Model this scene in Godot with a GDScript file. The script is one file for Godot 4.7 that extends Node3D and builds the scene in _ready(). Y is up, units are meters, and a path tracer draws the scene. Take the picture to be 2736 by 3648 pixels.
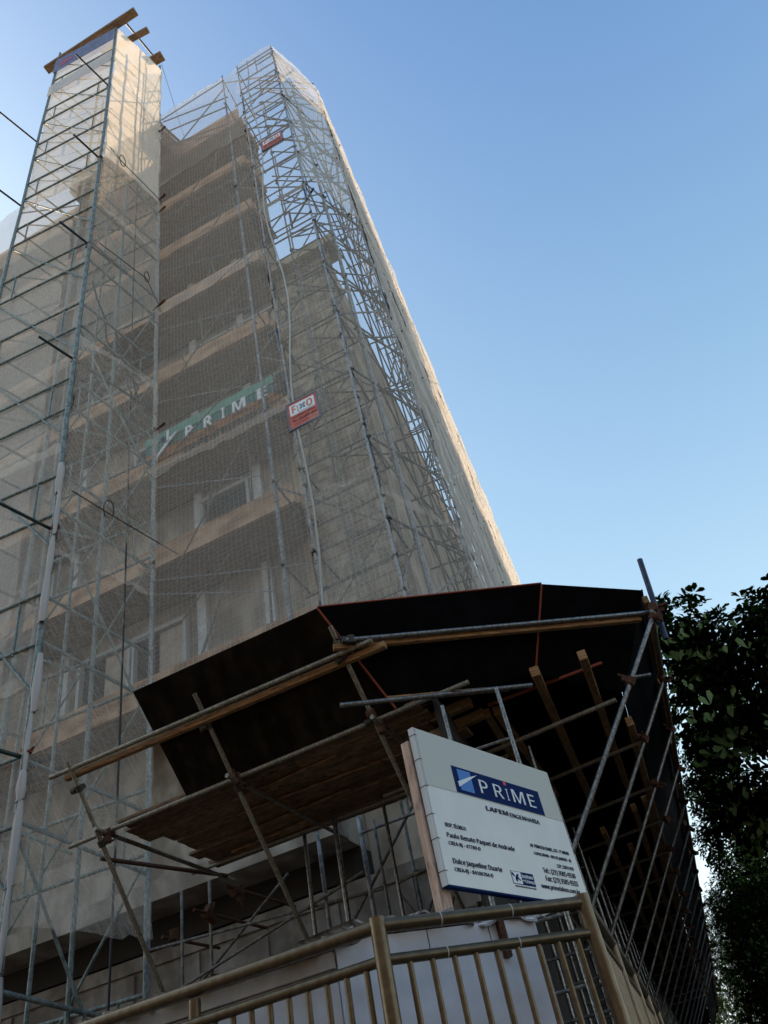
extends Node3D
# Street corner below a building wrapped in scaffolding and white debris netting.
# The front of the building runs along A (6 degrees off x); s metres along it from the scaffold corner, n metres towards the street, h metres up.

const A := Vector3(0.99452, 0, 0.10453)
const N := Vector3(-0.10453, 0, 0.99452)
const CORNER := Vector3(-1.822, 0, -9.833)
const CHAMFER_END := Vector3(-0.905, 0, -11.755)
const TOWER_L := Vector3(-9.91, 0, -8.46)
const TOWER_F := Vector3(-7.25, 0, -8.37)
const TOWER_R := Vector3(-6.55, 0, -10.33)
const UP := Vector3.UP

var rng := RandomNumberGenerator.new()
var counts := {}
var M := {}
var cyl: Mesh
var cyl_fine: Mesh
var unit_box: Mesh
var clamp_mesh: Mesh
var font_plain: SystemFont
var font_bold: SystemFont


func F(s: float, n: float, h: float) -> Vector3:
	return CORNER + A * s + N * n + UP * h


# ---------------------------------------------------------------- naming
func put(parent: Node, o: Node3D, called: String) -> void:
	var key := str(parent.get_instance_id()) + "/" + called
	var k: int = counts.get(key, 0)
	counts[key] = k + 1
	o.name = called if k == 0 else "%s_%03d" % [called, k]
	parent.add_child(o, true)


func tag(o: Node, label: String, category: String, group := "") -> void:
	o.set_meta("label", label)
	o.set_meta("category", category)
	if group != "":
		o.set_meta("group", group)


func thing(called: String, label: String, category: String, at := Vector3.ZERO, group := "") -> Node3D:
	var o := Node3D.new()
	put(self, o, called)
	o.position = at
	tag(o, label, category, group)
	return o


func part(parent: Node3D, called: String, mesh: Mesh, mat: Material) -> MeshInstance3D:
	var o := MeshInstance3D.new()
	o.mesh = mesh
	o.material_override = mat
	put(parent, o, called)
	return o


func origin_of(parent: Node3D) -> Vector3:
	var p := Vector3.ZERO
	var n: Node = parent
	while n is Node3D and n != self:
		p += (n as Node3D).position
		n = n.get_parent()
	return p


# ---------------------------------------------------------------- shapes (all points are world points)
func tube(parent: Node3D, called: String, a: Vector3, b: Vector3, r: float, mat: Material, fine := false) -> MeshInstance3D:
	var o := part(parent, called, cyl_fine if fine else cyl, mat)
	var d := b - a
	var y := d.normalized()
	var x := y.cross(Vector3(0.31, 0.2, 0.93)).normalized()
	var z := x.cross(y)
	o.transform = Transform3D(Basis(x * r, d, z * r), (a + b) * 0.5 - origin_of(parent))
	return o


func clamp_at(parent: Node3D, at: Vector3, along: Vector3, mat: Material, size := 1.0) -> void:
	var o := part(parent, "coupler", clamp_mesh, mat)
	var y := along.normalized()
	var x := y.cross(Vector3(0.31, 0.2, 0.93)).normalized().rotated(y, rng.randf() * TAU)
	o.transform = Transform3D(Basis(x, y, x.cross(y)).scaled(Vector3.ONE * size), at - origin_of(parent))


func box(parent: Node3D, called: String, center: Vector3, size: Vector3, mat: Material, turned := true) -> MeshInstance3D:
	var o := part(parent, called, unit_box, mat)
	var b := Basis(A * size.x, UP * size.y, N * size.z) if turned else Basis(Vector3(size.x, 0, 0), Vector3(0, size.y, 0), Vector3(0, 0, size.z))
	o.transform = Transform3D(b, center - origin_of(parent))
	return o


func quad(st: SurfaceTool, p: Array, uv: Array) -> void:
	for k in [0, 2, 1, 0, 3, 2]:
		st.set_uv(uv[k])
		st.add_vertex(p[k])


# a sawn timber from a to b, w across and t deep, edges eased, grain along its length
func beam(parent: Node3D, called: String, a: Vector3, b: Vector3, w: float, t: float, mat: Material, side := Vector3.ZERO) -> MeshInstance3D:
	var d := (b - a).normalized()
	var up := UP if side == Vector3.ZERO else side
	var x := d.cross(up).normalized()
	var y := x.cross(d).normalized()
	var c: float = minf(w, t) * 0.09
	var ring := [Vector2(-w / 2 + c, -t / 2), Vector2(w / 2 - c, -t / 2), Vector2(w / 2, -t / 2 + c), Vector2(w / 2, t / 2 - c), Vector2(w / 2 - c, t / 2), Vector2(-w / 2 + c, t / 2), Vector2(-w / 2, t / 2 - c), Vector2(-w / 2, -t / 2 + c)]
	var st := SurfaceTool.new()
	st.begin(Mesh.PRIMITIVE_TRIANGLES)
	st.set_smooth_group(-1)
	var o := origin_of(parent)
	var len := a.distance_to(b)
	var u0 := rng.randf() * 5.0
	var v := rng.randf()
	var mid := (a + b) * 0.5
	for k in 8:
		var p: Vector2 = ring[k]
		var q: Vector2 = ring[(k + 1) % 8]
		var dv := p.distance_to(q) / 0.5
		var pa := a + x * p.x + y * p.y - mid
		var qa := a + x * q.x + y * q.y - mid
		var pb := pa + b - a
		var qb := qa + b - a
		quad(st, [pa, pb, qb, qa], [Vector2(u0, v), Vector2(u0 + len / 2.5, v), Vector2(u0 + len / 2.5, v + dv), Vector2(u0, v + dv)])
		v += dv
	for e in 2:
		var base: Vector3 = (a if e == 0 else b) - mid
		for k in range(1, 7):
			var tri := [ring[0], ring[k], ring[k + 1]] if e == 0 else [ring[0], ring[k + 1], ring[k]]
			for p: Vector2 in tri:
				st.set_uv(Vector2(p.x * 0.3 + u0, p.y * 2.0))
				st.add_vertex(base + x * p.x + y * p.y)
	st.generate_normals()
	var m := part(parent, called, st.commit(), mat)
	m.position = mid - o
	return m


# a sheet with four corners and a thickness, given to the side of its back
func sheet(parent: Node3D, called: String, p: Array, thick: float, mat: Material, uv_scale := 1.0) -> MeshInstance3D:
	var n: Vector3 = (p[1] - p[0]).cross(p[3] - p[0]).normalized()
	var mid: Vector3 = (p[0] + p[1] + p[2] + p[3]) * 0.25
	var f := []
	var g := []
	for q: Vector3 in p:
		f.append(q - mid)
		g.append(q - mid - n * thick)
	var w: float = p[0].distance_to(p[1]) * uv_scale
	var h: float = p[0].distance_to(p[3]) * uv_scale
	var uv := [Vector2(0, h), Vector2(w, h), Vector2(w, 0), Vector2(0, 0)]
	var st := SurfaceTool.new()
	st.begin(Mesh.PRIMITIVE_TRIANGLES)
	st.set_smooth_group(-1)
	quad(st, f, uv)
	quad(st, [g[1], g[0], g[3], g[2]], uv)
	for k in 4:
		var j := (k + 1) % 4
		quad(st, [f[j], f[k], g[k], g[j]], [Vector2(0, 0), Vector2(w, 0), Vector2(w, thick), Vector2(0, thick)])
	st.generate_normals()
	var m := part(parent, called, st.commit(), mat)
	m.position = mid - origin_of(parent)
	return m


# an upright prism over a plan outline
func prism(parent: Node3D, called: String, plan: Array, h0: float, h1: float, mat: Material) -> MeshInstance3D:
	var st := SurfaceTool.new()
	st.begin(Mesh.PRIMITIVE_TRIANGLES)
	st.set_smooth_group(-1)
	var flat := PackedVector2Array()
	for p: Vector3 in plan:
		flat.append(Vector2(p.x, p.z))
	if Geometry2D.is_polygon_clockwise(flat):
		flat.reverse()
	var u := 0.0
	for k in flat.size():
		var p := flat[k]
		var q := flat[(k + 1) % flat.size()]
		var l := p.distance_to(q)
		quad(st, [Vector3(q.x, h0, q.y), Vector3(p.x, h0, p.y), Vector3(p.x, h1, p.y), Vector3(q.x, h1, q.y)], [Vector2(u + l, -h0), Vector2(u, -h0), Vector2(u, -h1), Vector2(u + l, -h1)])
		u += l
	var tri := Geometry2D.triangulate_polygon(flat)
	for k in range(0, tri.size(), 3):
		for e in 2:
			for j in ([0, 1, 2] if e == 0 else [0, 2, 1]):
				var p: Vector2 = flat[tri[k + j]]
				st.set_uv(p)
				st.add_vertex(Vector3(p.x, h1 if e == 0 else h0, p.y))
	st.generate_normals()
	var m := part(parent, called, st.commit(), mat)
	m.position = -origin_of(parent)
	return m


# ---------------------------------------------------------------- textures and materials
func noise(seed_: int, freq: float, octaves := 4, type := FastNoiseLite.TYPE_SIMPLEX_SMOOTH) -> FastNoiseLite:
	var n := FastNoiseLite.new()
	n.seed = seed_
	n.noise_type = type
	n.frequency = freq
	n.fractal_octaves = octaves
	return n


# a tileable picture of noise between two tones; stretch > 1 draws it out along u
func tone_texture(seed_: int, size: int, freq: float, lo: Color, hi: Color, octaves := 4, stretch := 1.0, contrast := 1.0, speck := 0.0, speck_color := Color.BLACK) -> ImageTexture:
	var n := noise(seed_, freq, octaves)
	var n2 := noise(seed_ + 7, freq * 7.0, 2)
	var img := Image.create(size, size, false, Image.FORMAT_RGB8)
	for y in size:
		for x in size:
			var ax := TAU * x / size
			var ay := TAU * y / size
			var rx := size / TAU / stretch
			var ry := size / TAU
			# a torus in 3-D twice keeps the tile without seams
			var v := n.get_noise_3d(cos(ax) * rx + 50.0, sin(ax) * rx, cos(ay) * ry) * 0.5 + n.get_noise_3d(sin(ay) * ry, cos(ax) * rx + 170.0, sin(ax) * rx + 90.0) * 0.5
			var t := clampf(0.5 + v * 1.6 * contrast, 0, 1)
			var c := lo.lerp(hi, t)
			if speck > 0.0:
				var w := n2.get_noise_3d(cos(ax) * rx, sin(ax) * rx + 31.0, sin(ay) * ry + cos(ay) * ry * 0.7)
				if w > 1.0 - speck:
					c = c.lerp(speck_color, clampf((w - 1.0 + speck) * 6.0, 0, 0.85))
			img.set_pixel(x, y, c)
	return ImageTexture.create_from_image(img)


func mat(called: String, color: Color, rough := 0.8, metal := 0.0, tex: Texture2D = null, scale := 1.0, triplanar := true) -> StandardMaterial3D:
	var m := StandardMaterial3D.new()
	m.resource_name = called
	m.albedo_color = color
	m.roughness = rough
	m.metallic = metal
	if tex:
		m.albedo_texture = tex
		if triplanar:
			m.uv1_triplanar = true
			m.uv1_world_triplanar = true
		m.uv1_scale = Vector3.ONE * scale
	m.cull_mode = BaseMaterial3D.CULL_DISABLED
	M[called] = m
	return m


func lin(r: float, g: float, b: float) -> Color:
	return Color(r, g, b).linear_to_srgb()


# white debris netting: fine weave, a coarser grid of stays every ten centimetres, long drawn threads where it is pulled
func net_texture(seed_: int, body: float, thread: float, wander: float, drawn: int) -> ImageTexture:
	var size := 640
	var n := noise(seed_, 0.012, 3)
	var img := Image.create(size, size, false, Image.FORMAT_RGBA8)
	for y in size:
		for x in size:
			var ax := TAU * x / size
			var ay := TAU * y / size
			var r := size / TAU
			var slack := n.get_noise_3d(cos(ax) * r, sin(ax) * r + sin(ay) * r, cos(ay) * r)
			var a := body * (1.0 + 0.22 * slack)
			if (y / 2) % 4 == 0:
				a *= 1.12
			var wob := wander * slack
			var fx := fposmod(x + wob * 22.0, 80.0)
			var fy := fposmod(y + wob * 16.0, 80.0)
			if fx < 5.0 or fy < 3.5:
				a = maxf(a, thread)
			img.set_pixel(x, y, Color(1, 1, 1, clampf(a, 0, 1)))
	var g := RandomNumberGenerator.new()
	g.seed = seed_
	for k in drawn:
		var p := Vector2(g.randf() * size, g.randf() * size)
		var dir := deg_to_rad(g.randf_range(48.0, 68.0) if g.randf() < 0.75 else g.randf_range(-30.0, 20.0))
		var steps := g.randi_range(140, 620)
		var strong := g.randf_range(0.35, 1.0)
		var bend := g.randf_range(-0.0012, 0.0012)
		for i in steps:
			dir += bend
			p += Vector2(cos(dir), sin(dir))
			var fade := sin(PI * i / steps) * strong
			for e in [[0, 0, 1.0], [1, 0, 0.8], [0, 1, 0.8], [2, 0, 0.35]]:
				var px := posmod(int(p.x) + e[0], size)
				var py := posmod(int(p.y) + e[1], size)
				var c := img.get_pixel(px, py)
				c.a = maxf(c.a, lerpf(c.a, 1.0, fade * e[2]))
				img.set_pixel(px, py, c)
	return ImageTexture.create_from_image(img)


func net_material(called: String, tex: Texture2D, color: Color, alpha: float) -> void:
	var m := StandardMaterial3D.new()
	m.resource_name = called
	m.albedo_color = Color(color.r, color.g, color.b, alpha)
	m.albedo_texture = tex
	m.transparency = BaseMaterial3D.TRANSPARENCY_ALPHA
	m.roughness = 0.95
	m.metallic_specular = 0.2
	m.cull_mode = BaseMaterial3D.CULL_DISABLED
	m.backlight_enabled = true
	m.backlight = Color(0.9, 0.9, 0.9)
	M[called] = m


func wood_texture(seed_: int, dark: Color, light: Color, dirt: float) -> ImageTexture:
	var n := noise(seed_, 0.02, 4)
	var n2 := noise(seed_ + 2, 0.011, 3)
	var img := Image.create(512, 256, false, Image.FORMAT_RGB8)
	for y in 256:
		for x in 512:
			var wob := n2.get_noise_2d(x * 0.9, y) * 16.0
			var g := n.get_noise_2d(x * 0.16, (y + wob) * 5.0)
			var t := clampf(0.55 + g * 0.9 + n2.get_noise_2d(x * 1.5 + 700.0, y * 1.5) * 0.5, 0, 1)
			var c := dark.lerp(light, t)
			var d := n2.get_noise_2d(x * 2.3 + 90.0, y * 4.0 + 60.0)
			if d > 0.2:
				c = c.lerp(Color(0.07, 0.055, 0.045), clampf((d - 0.2) * 2.4, 0, 1) * dirt)
			img.set_pixel(x, y, c)
	return ImageTexture.create_from_image(img)


func make_materials() -> void:
	var steel := tone_texture(11, 192, 0.05, Color(0.62, 0.62, 0.62), Color(1, 1, 1), 4, 1.0, 1.3, 0.55, Color(0.36, 0.22, 0.14))
	var speckled := tone_texture(12, 192, 0.09, Color(0.62, 0.6, 0.57), Color(1, 0.98, 0.94), 4, 1.0, 1.4, 0.55, Color(0.2, 0.13, 0.09))
	mat("galvanised", lin(0.25, 0.235, 0.215), 0.55, 0.2, steel, 1.7)
	mat("pale_steel", lin(0.44, 0.46, 0.49), 0.5, 0.2, steel, 1.3)
	mat("tower_paint", lin(0.27, 0.33, 0.315), 0.5, 0.1, steel, 1.5)
	mat("old_pipe", lin(0.36, 0.32, 0.26), 0.45, 0.3, speckled, 2.6)
	mat("bright_pipe", lin(0.33, 0.34, 0.36), 0.36, 0.75, speckled, 2.2)
	mat("green_pipe", lin(0.028, 0.05, 0.042), 0.35, 0.2, steel, 2.0)
	mat("blue_paint", lin(0.02, 0.045, 0.13), 0.5, 0.0, steel, 2.0)
	mat("rust", lin(0.14, 0.06, 0.032), 0.9, 0.1, speckled, 6.0)
	mat("red_coupler", lin(0.22, 0.03, 0.02), 0.7, 0.1, speckled, 6.0)
	mat("coupler_steel", lin(0.09, 0.075, 0.06), 0.6, 0.5, speckled, 6.0)
	mat("worn_coupler", lin(0.20, 0.18, 0.16), 0.6, 0.4, speckled, 6.0)
	mat("bronze", lin(0.155, 0.115, 0.07), 0.36, 0.7, tone_texture(13, 224, 0.05, Color(0.84, 0.82, 0.8), Color(1, 1, 1), 5, 1.0, 1.2, 0.3, Color(0.5, 0.42, 0.34)), 1.6)
	mat("timber", Color.WHITE, 0.75, 0.0, wood_texture(21, lin(0.23, 0.105, 0.035), lin(0.46, 0.25, 0.10), 0.35), 1.0, false)
	mat("grey_timber", Color.WHITE, 0.8, 0.0, wood_texture(22, lin(0.20, 0.12, 0.065), lin(0.38, 0.27, 0.18), 0.5), 1.0, false)
	mat("pale_timber", Color.WHITE, 0.8, 0.0, wood_texture(23, lin(0.36, 0.22, 0.16), lin(0.56, 0.40, 0.31), 0.25), 1.0, false)
	for k in 3:
		mat("plank_%d" % k, Color.WHITE, 0.85, 0.0, wood_texture(30 + k, lin(0.11, 0.06, 0.026).lightened(0.02 * k), lin(0.28 + 0.07 * k, 0.155 + 0.035 * k, 0.07 + 0.015 * k), 0.6), 1.0, false)
	mat("plywood", lin(0.021, 0.0155, 0.0105), 0.75, 0.0, tone_texture(41, 256, 0.03, Color(0.6, 0.58, 0.55), Color(1, 1, 1), 4, 1.0, 1.2), 0.6)
	mat("black_board", lin(0.007, 0.007, 0.009), 0.7, 0.0, tone_texture(42, 256, 0.03, Color(0.6, 0.6, 0.62), Color(1, 1, 1), 4, 1.0, 1.2), 0.6)
	mat("red_edge", lin(0.30, 0.06, 0.025), 0.7)
	mat("plaster", lin(0.47, 0.405, 0.34), 0.9, 0.0, tone_texture(51, 256, 0.02, Color(0.74, 0.72, 0.70), Color(1, 1, 1), 5, 1.0, 1.2), 0.35)
	mat("beige_wall", lin(0.58, 0.48, 0.38), 0.9, 0.0, tone_texture(52, 256, 0.02, Color(0.78, 0.76, 0.73), Color(1, 1, 1), 5, 1.0, 1.2), 0.3)
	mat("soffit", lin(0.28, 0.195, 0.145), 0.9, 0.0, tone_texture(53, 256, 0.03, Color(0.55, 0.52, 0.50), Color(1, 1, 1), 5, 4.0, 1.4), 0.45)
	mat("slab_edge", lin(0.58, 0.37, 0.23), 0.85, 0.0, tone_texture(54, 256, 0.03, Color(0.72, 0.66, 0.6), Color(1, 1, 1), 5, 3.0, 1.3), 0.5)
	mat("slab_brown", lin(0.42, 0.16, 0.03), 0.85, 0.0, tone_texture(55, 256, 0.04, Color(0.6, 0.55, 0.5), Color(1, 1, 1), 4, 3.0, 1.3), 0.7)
	for k in 4:
		var t: float = [0.0, 0.07, -0.05, 0.03][k]
		mat("tile_%d" % k, lin(0.40 + t, 0.325 + t * 0.9, 0.235 + t * 0.8), 0.6, 0.0, M.plaster.albedo_texture, 0.9)
	mat("mortar", lin(0.24, 0.20, 0.165), 0.95)
	mat("grey_panel", lin(0.30, 0.25, 0.21), 0.85, 0.0, M.plaster.albedo_texture, 0.5)
	mat("shade_dark", lin(0.035, 0.028, 0.023), 0.95)  # shade painted into doorways, recesses and under the canopy; also the dark banner end
	mat("white_paint", lin(0.70, 0.71, 0.74), 0.55, 0.0, tone_texture(61, 256, 0.02, Color(0.86, 0.85, 0.84), Color(1, 1, 1), 5, 1.0, 1.2), 0.6)
	mat("cream_board", lin(0.52, 0.44, 0.37), 0.7, 0.0, M.white_paint.albedo_texture, 0.8)
	mat("hoarding", lin(0.80, 0.83, 0.92), 0.45, 0.0, M.white_paint.albedo_texture, 0.5)
	mat("fibre_cement", lin(0.42, 0.40, 0.38), 0.9, 0.0, tone_texture(62, 256, 0.04, Color(0.5, 0.4, 0.33), Color(1, 1, 1), 5, 1.0, 1.6), 1.2)
	mat("window_glass", lin(0.05, 0.06, 0.07), 0.08, 0.0)
	mat("white_frame", lin(0.50, 0.50, 0.50), 0.5)
	mat("sign_white", lin(0.80, 0.79, 0.75), 0.3, 0.0, tone_texture(63, 256, 0.015, Color(0.95, 0.95, 0.95), Color(1, 1, 1), 4), 0.8)
	mat("sign_grey", lin(0.53, 0.515, 0.45), 0.3)
	mat("navy", lin(0.010, 0.028, 0.115), 0.75)
	mat("sky_blue", lin(0.075, 0.24, 0.62), 0.7)
	mat("ink", lin(0.035, 0.05, 0.085), 0.5)
	mat("letter_white", lin(0.80, 0.82, 0.84), 0.4)
	mat("letter_red", lin(0.62, 0.02, 0.03), 0.4)
	mat("teal", lin(0.006, 0.155, 0.135), 0.6, 0.0, M.white_paint.albedo_texture, 0.6)
	mat("pale_teal", lin(0.12, 0.34, 0.26), 0.6, 0.0, M.white_paint.albedo_texture, 0.6)
	mat("dark_letter", lin(0.012, 0.011, 0.012), 0.6)
	mat("orange_board", lin(0.62, 0.14, 0.075), 0.5, 0.0, M.white_paint.albedo_texture, 1.2)
	mat("orange_letter", lin(0.62, 0.17, 0.06), 0.5)
	mat("maroon_letter", lin(0.12, 0.03, 0.05), 0.6)
	mat("frame_grey", lin(0.13, 0.15, 0.20), 0.5)
	mat("blue_cloth", lin(0.20, 0.22, 0.36), 0.8, 0.0, M.white_paint.albedo_texture, 0.8)
	mat("cable_black", lin(0.02, 0.018, 0.02), 0.6)
	mat("cable_brown", lin(0.06, 0.035, 0.025), 0.6)
	mat("bundle_net", lin(0.48, 0.44, 0.42), 0.95)
	mat("pink_print", lin(0.36, 0.12, 0.2), 0.8)
	mat("rope", lin(0.46, 0.45, 0.42), 0.9)
	mat("asphalt", lin(0.05, 0.05, 0.052), 0.95, 0.0, tone_texture(71, 256, 0.12, Color(0.6, 0.6, 0.6), Color(1, 1, 1), 4, 1.0, 1.4), 0.8)
	mat("paving", lin(0.13, 0.12, 0.105), 0.9, 0.0, tone_texture(72, 256, 0.06, Color(0.65, 0.64, 0.62), Color(1, 1, 1), 4, 1.0, 1.4), 0.6)
	mat("bark", lin(0.075, 0.055, 0.04), 0.95, 0.0, tone_texture(73, 192, 0.08, Color(0.4, 0.38, 0.35), Color(1, 1, 1), 4, 1.0, 1.6), 1.8)
	net_material("net_front", net_texture(81, 0.50, 0.95, 0.6, 5), lin(0.90, 0.81, 0.72), 0.5)
	net_material("net_corner", net_texture(88, 0.42, 0.8, 0.5, 30), lin(0.90, 0.81, 0.72), 0.5)
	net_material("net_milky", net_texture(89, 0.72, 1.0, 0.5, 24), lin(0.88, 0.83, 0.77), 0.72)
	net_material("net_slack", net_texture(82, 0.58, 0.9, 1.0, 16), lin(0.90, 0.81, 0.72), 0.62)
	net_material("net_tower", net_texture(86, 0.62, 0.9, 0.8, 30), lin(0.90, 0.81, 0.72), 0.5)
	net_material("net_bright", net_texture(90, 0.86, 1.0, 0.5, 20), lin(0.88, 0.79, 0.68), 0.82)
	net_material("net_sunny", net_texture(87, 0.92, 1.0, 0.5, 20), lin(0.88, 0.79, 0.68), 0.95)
	net_material("net_dense", net_texture(83, 0.80, 1.0, 0.4, 24), lin(0.86, 0.78, 0.69), 0.7)
	net_material("net_creased", net_texture(85, 0.36, 0.46, 1.6, 70), lin(0.90, 0.81, 0.72), 0.55)
	net_material("net_heavy", net_texture(84, 1.0, 1.0, 0.4, 0), lin(0.72, 0.71, 0.72), 0.88)
	for k in 2:
		var m := mat("leaf_%d" % k, Color.WHITE, 0.55 if k == 0 else 0.65)
		m.vertex_color_use_as_albedo = true
		m.backlight_enabled = true
		m.backlight = Color(0.6, 0.8, 0.3)


func finish_materials() -> void:
	for k in ["plywood", "black_board", "leaf_0", "leaf_1", "navy", "ink"]:
		M[k].metallic_specular = 0.15
	for k in ["plywood", "black_board"]:
		M[k].roughness = 0.9


func make_shared_meshes() -> void:
	var c := CylinderMesh.new()
	c.top_radius = 1.0
	c.bottom_radius = 1.0
	c.height = 1.0
	c.radial_segments = 10
	c.rings = 1
	cyl = c
	var d := c.duplicate() as CylinderMesh
	d.radial_segments = 28
	cyl_fine = d
	unit_box = BoxMesh.new()
	var st := SurfaceTool.new()
	var ring := CylinderMesh.new()
	ring.top_radius = 0.037
	ring.bottom_radius = 0.037
	ring.height = 0.06
	ring.radial_segments = 10
	ring.rings = 1
	st.append_from(ring, 0, Transform3D.IDENTITY)
	var ear := BoxMesh.new()
	ear.size = Vector3(0.05, 0.045, 0.035)
	st.append_from(ear, 0, Transform3D(Basis(), Vector3(0.048, 0, 0)))
	st.append_from(ring, 0, Transform3D(Basis(Vector3.RIGHT, PI / 2).scaled(Vector3(0.9, 0.9, 0.9)), Vector3(0.0, 0, 0.06)))
	var bolt := CylinderMesh.new()
	bolt.top_radius = 0.01
	bolt.bottom_radius = 0.01
	bolt.height = 0.1
	bolt.radial_segments = 6
	bolt.rings = 1
	st.append_from(bolt, 0, Transform3D(Basis(Vector3.FORWARD, PI / 2), Vector3(0.06, 0.02, 0.02)))
	clamp_mesh = st.commit()
	font_plain = SystemFont.new()
	font_plain.font_names = PackedStringArray(["Droid Sans"])
	font_bold = SystemFont.new()
	font_bold.font_names = PackedStringArray(["Droid Sans"])
	font_bold.font_weight = 700


# ---------------------------------------------------------------- the scene
func _ready() -> void:
	rng.seed = 20240611
	# camera
	var cam := Camera3D.new()
	cam.name = "camera"
	cam.projection = Camera3D.PROJECTION_PERSPECTIVE
	cam.keep_aspect = Camera3D.KEEP_HEIGHT
	cam.fov = 65.64
	cam.near = 0.05
	cam.far = 2000.0
	cam.transform = Transform3D(Basis(Vector3(0.92529, -0.18012, -0.33376), Vector3(0.35291, 0.73121, 0.58376), Vector3(0.13891, -0.65794, 0.74015)), Vector3(0, 1.6, 0))
	add_child(cam)
	# sky
	var sky_mat := PanoramaSkyMaterial.new()
	sky_mat.panorama = sky_picture(Vector3(-0.798, 0.545, -0.259).normalized())
	var sky := Sky.new()
	sky.sky_material = sky_mat
	var env := Environment.new()
	env.background_mode = Environment.BG_SKY
	env.sky = sky
	env.tonemap_mode = Environment.TONE_MAPPER_LINEAR
	env.tonemap_exposure = 1.2
	env.sdfgi_enabled = true
	env.ssao_enabled = true
	env.ssil_enabled = true
	var world := WorldEnvironment.new()
	world.name = "world_environment"
	world.environment = env
	add_child(world)
	# sun: low on the left, a little behind the building front
	var sun := DirectionalLight3D.new()
	sun.name = "sun"
	var to_sun := Vector3(-0.798, 0.545, -0.259).normalized()
	sun.look_at_from_position(to_sun * 100.0, Vector3.ZERO, UP)
	sun.light_energy = 1.6
	sun.light_color = Color(1.0, 0.87, 0.70)
	sun.light_angular_distance = 0.5
	sun.shadow_enabled = true
	add_child(sun)

	make_materials()
	finish_materials()
	make_shared_meshes()
	build_ground()
	build_building()
	build_front_scaffold()
	build_side_scaffold()
	build_tower()
	build_canopy()
	build_hut()
	build_fence()
	build_sign()
	build_facade_signs()
	build_trees()
	build_opposite()


# clear evening sky: deep blue overhead, paler to the horizon and round the sun
func sky_picture(to_sun: Vector3) -> ImageTexture:
	var w := 512
	var h := 256
	var img := Image.create(w, h, false, Image.FORMAT_RGBF)
	for y in h:
		var el := PI * (0.5 - (y + 0.5) / h)
		for x in w:
			var az := TAU * (x + 0.5) / w
			var d := Vector3(sin(az) * cos(el), sin(el), -cos(az) * cos(el))
			var c := Vector3(0.11, 0.11, 0.12)
			if el > 0.0:
				var t := 1.0 - sin(el)
				var g := exp(-rad_to_deg(acos(clampf(d.dot(to_sun), -1, 1))) / 25.0)
				var near := exp(-rad_to_deg(acos(clampf(d.dot(to_sun), -1, 1))) / 9.0)
				c = Vector3(0.02, 0.15, 0.47).lerp(Vector3(0.66, 1.0, 1.16), t) + Vector3(1.4, 1.65, 1.6) * g
				c += Vector3(1.25, 0.98, 0.68) * pow(t, 5.0) + Vector3(5.0, 3.8, 2.4) * near
			c /= 1.18
			img.set_pixel(x, y, Color(c.x, c.y, c.z))
	return ImageTexture.create_from_image(img)


func build_ground() -> void:
	var road := MeshInstance3D.new()
	var pm := PlaneMesh.new()
	pm.size = Vector2(600, 600)
	road.mesh = pm
	road.material_override = M.asphalt
	put(self, road, "road")
	road.set_meta("kind", "structure")
	var walk := Node3D.new()
	put(self, walk, "pavement")
	walk.set_meta("kind", "structure")
	prism(walk, "paving", [Vector3(-40, 0, -8.0), Vector3(-40, 0, -2.6), Vector3(-1.4, 0, -2.2), Vector3(0.9, 0, -2.9), Vector3(2.6, 0, -4.4), Vector3(2.6, 0, -60), Vector3(-0.5, 0, -60), Vector3(-0.5, 0, -8.0)], -0.2, 0.13, M.paving)


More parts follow.
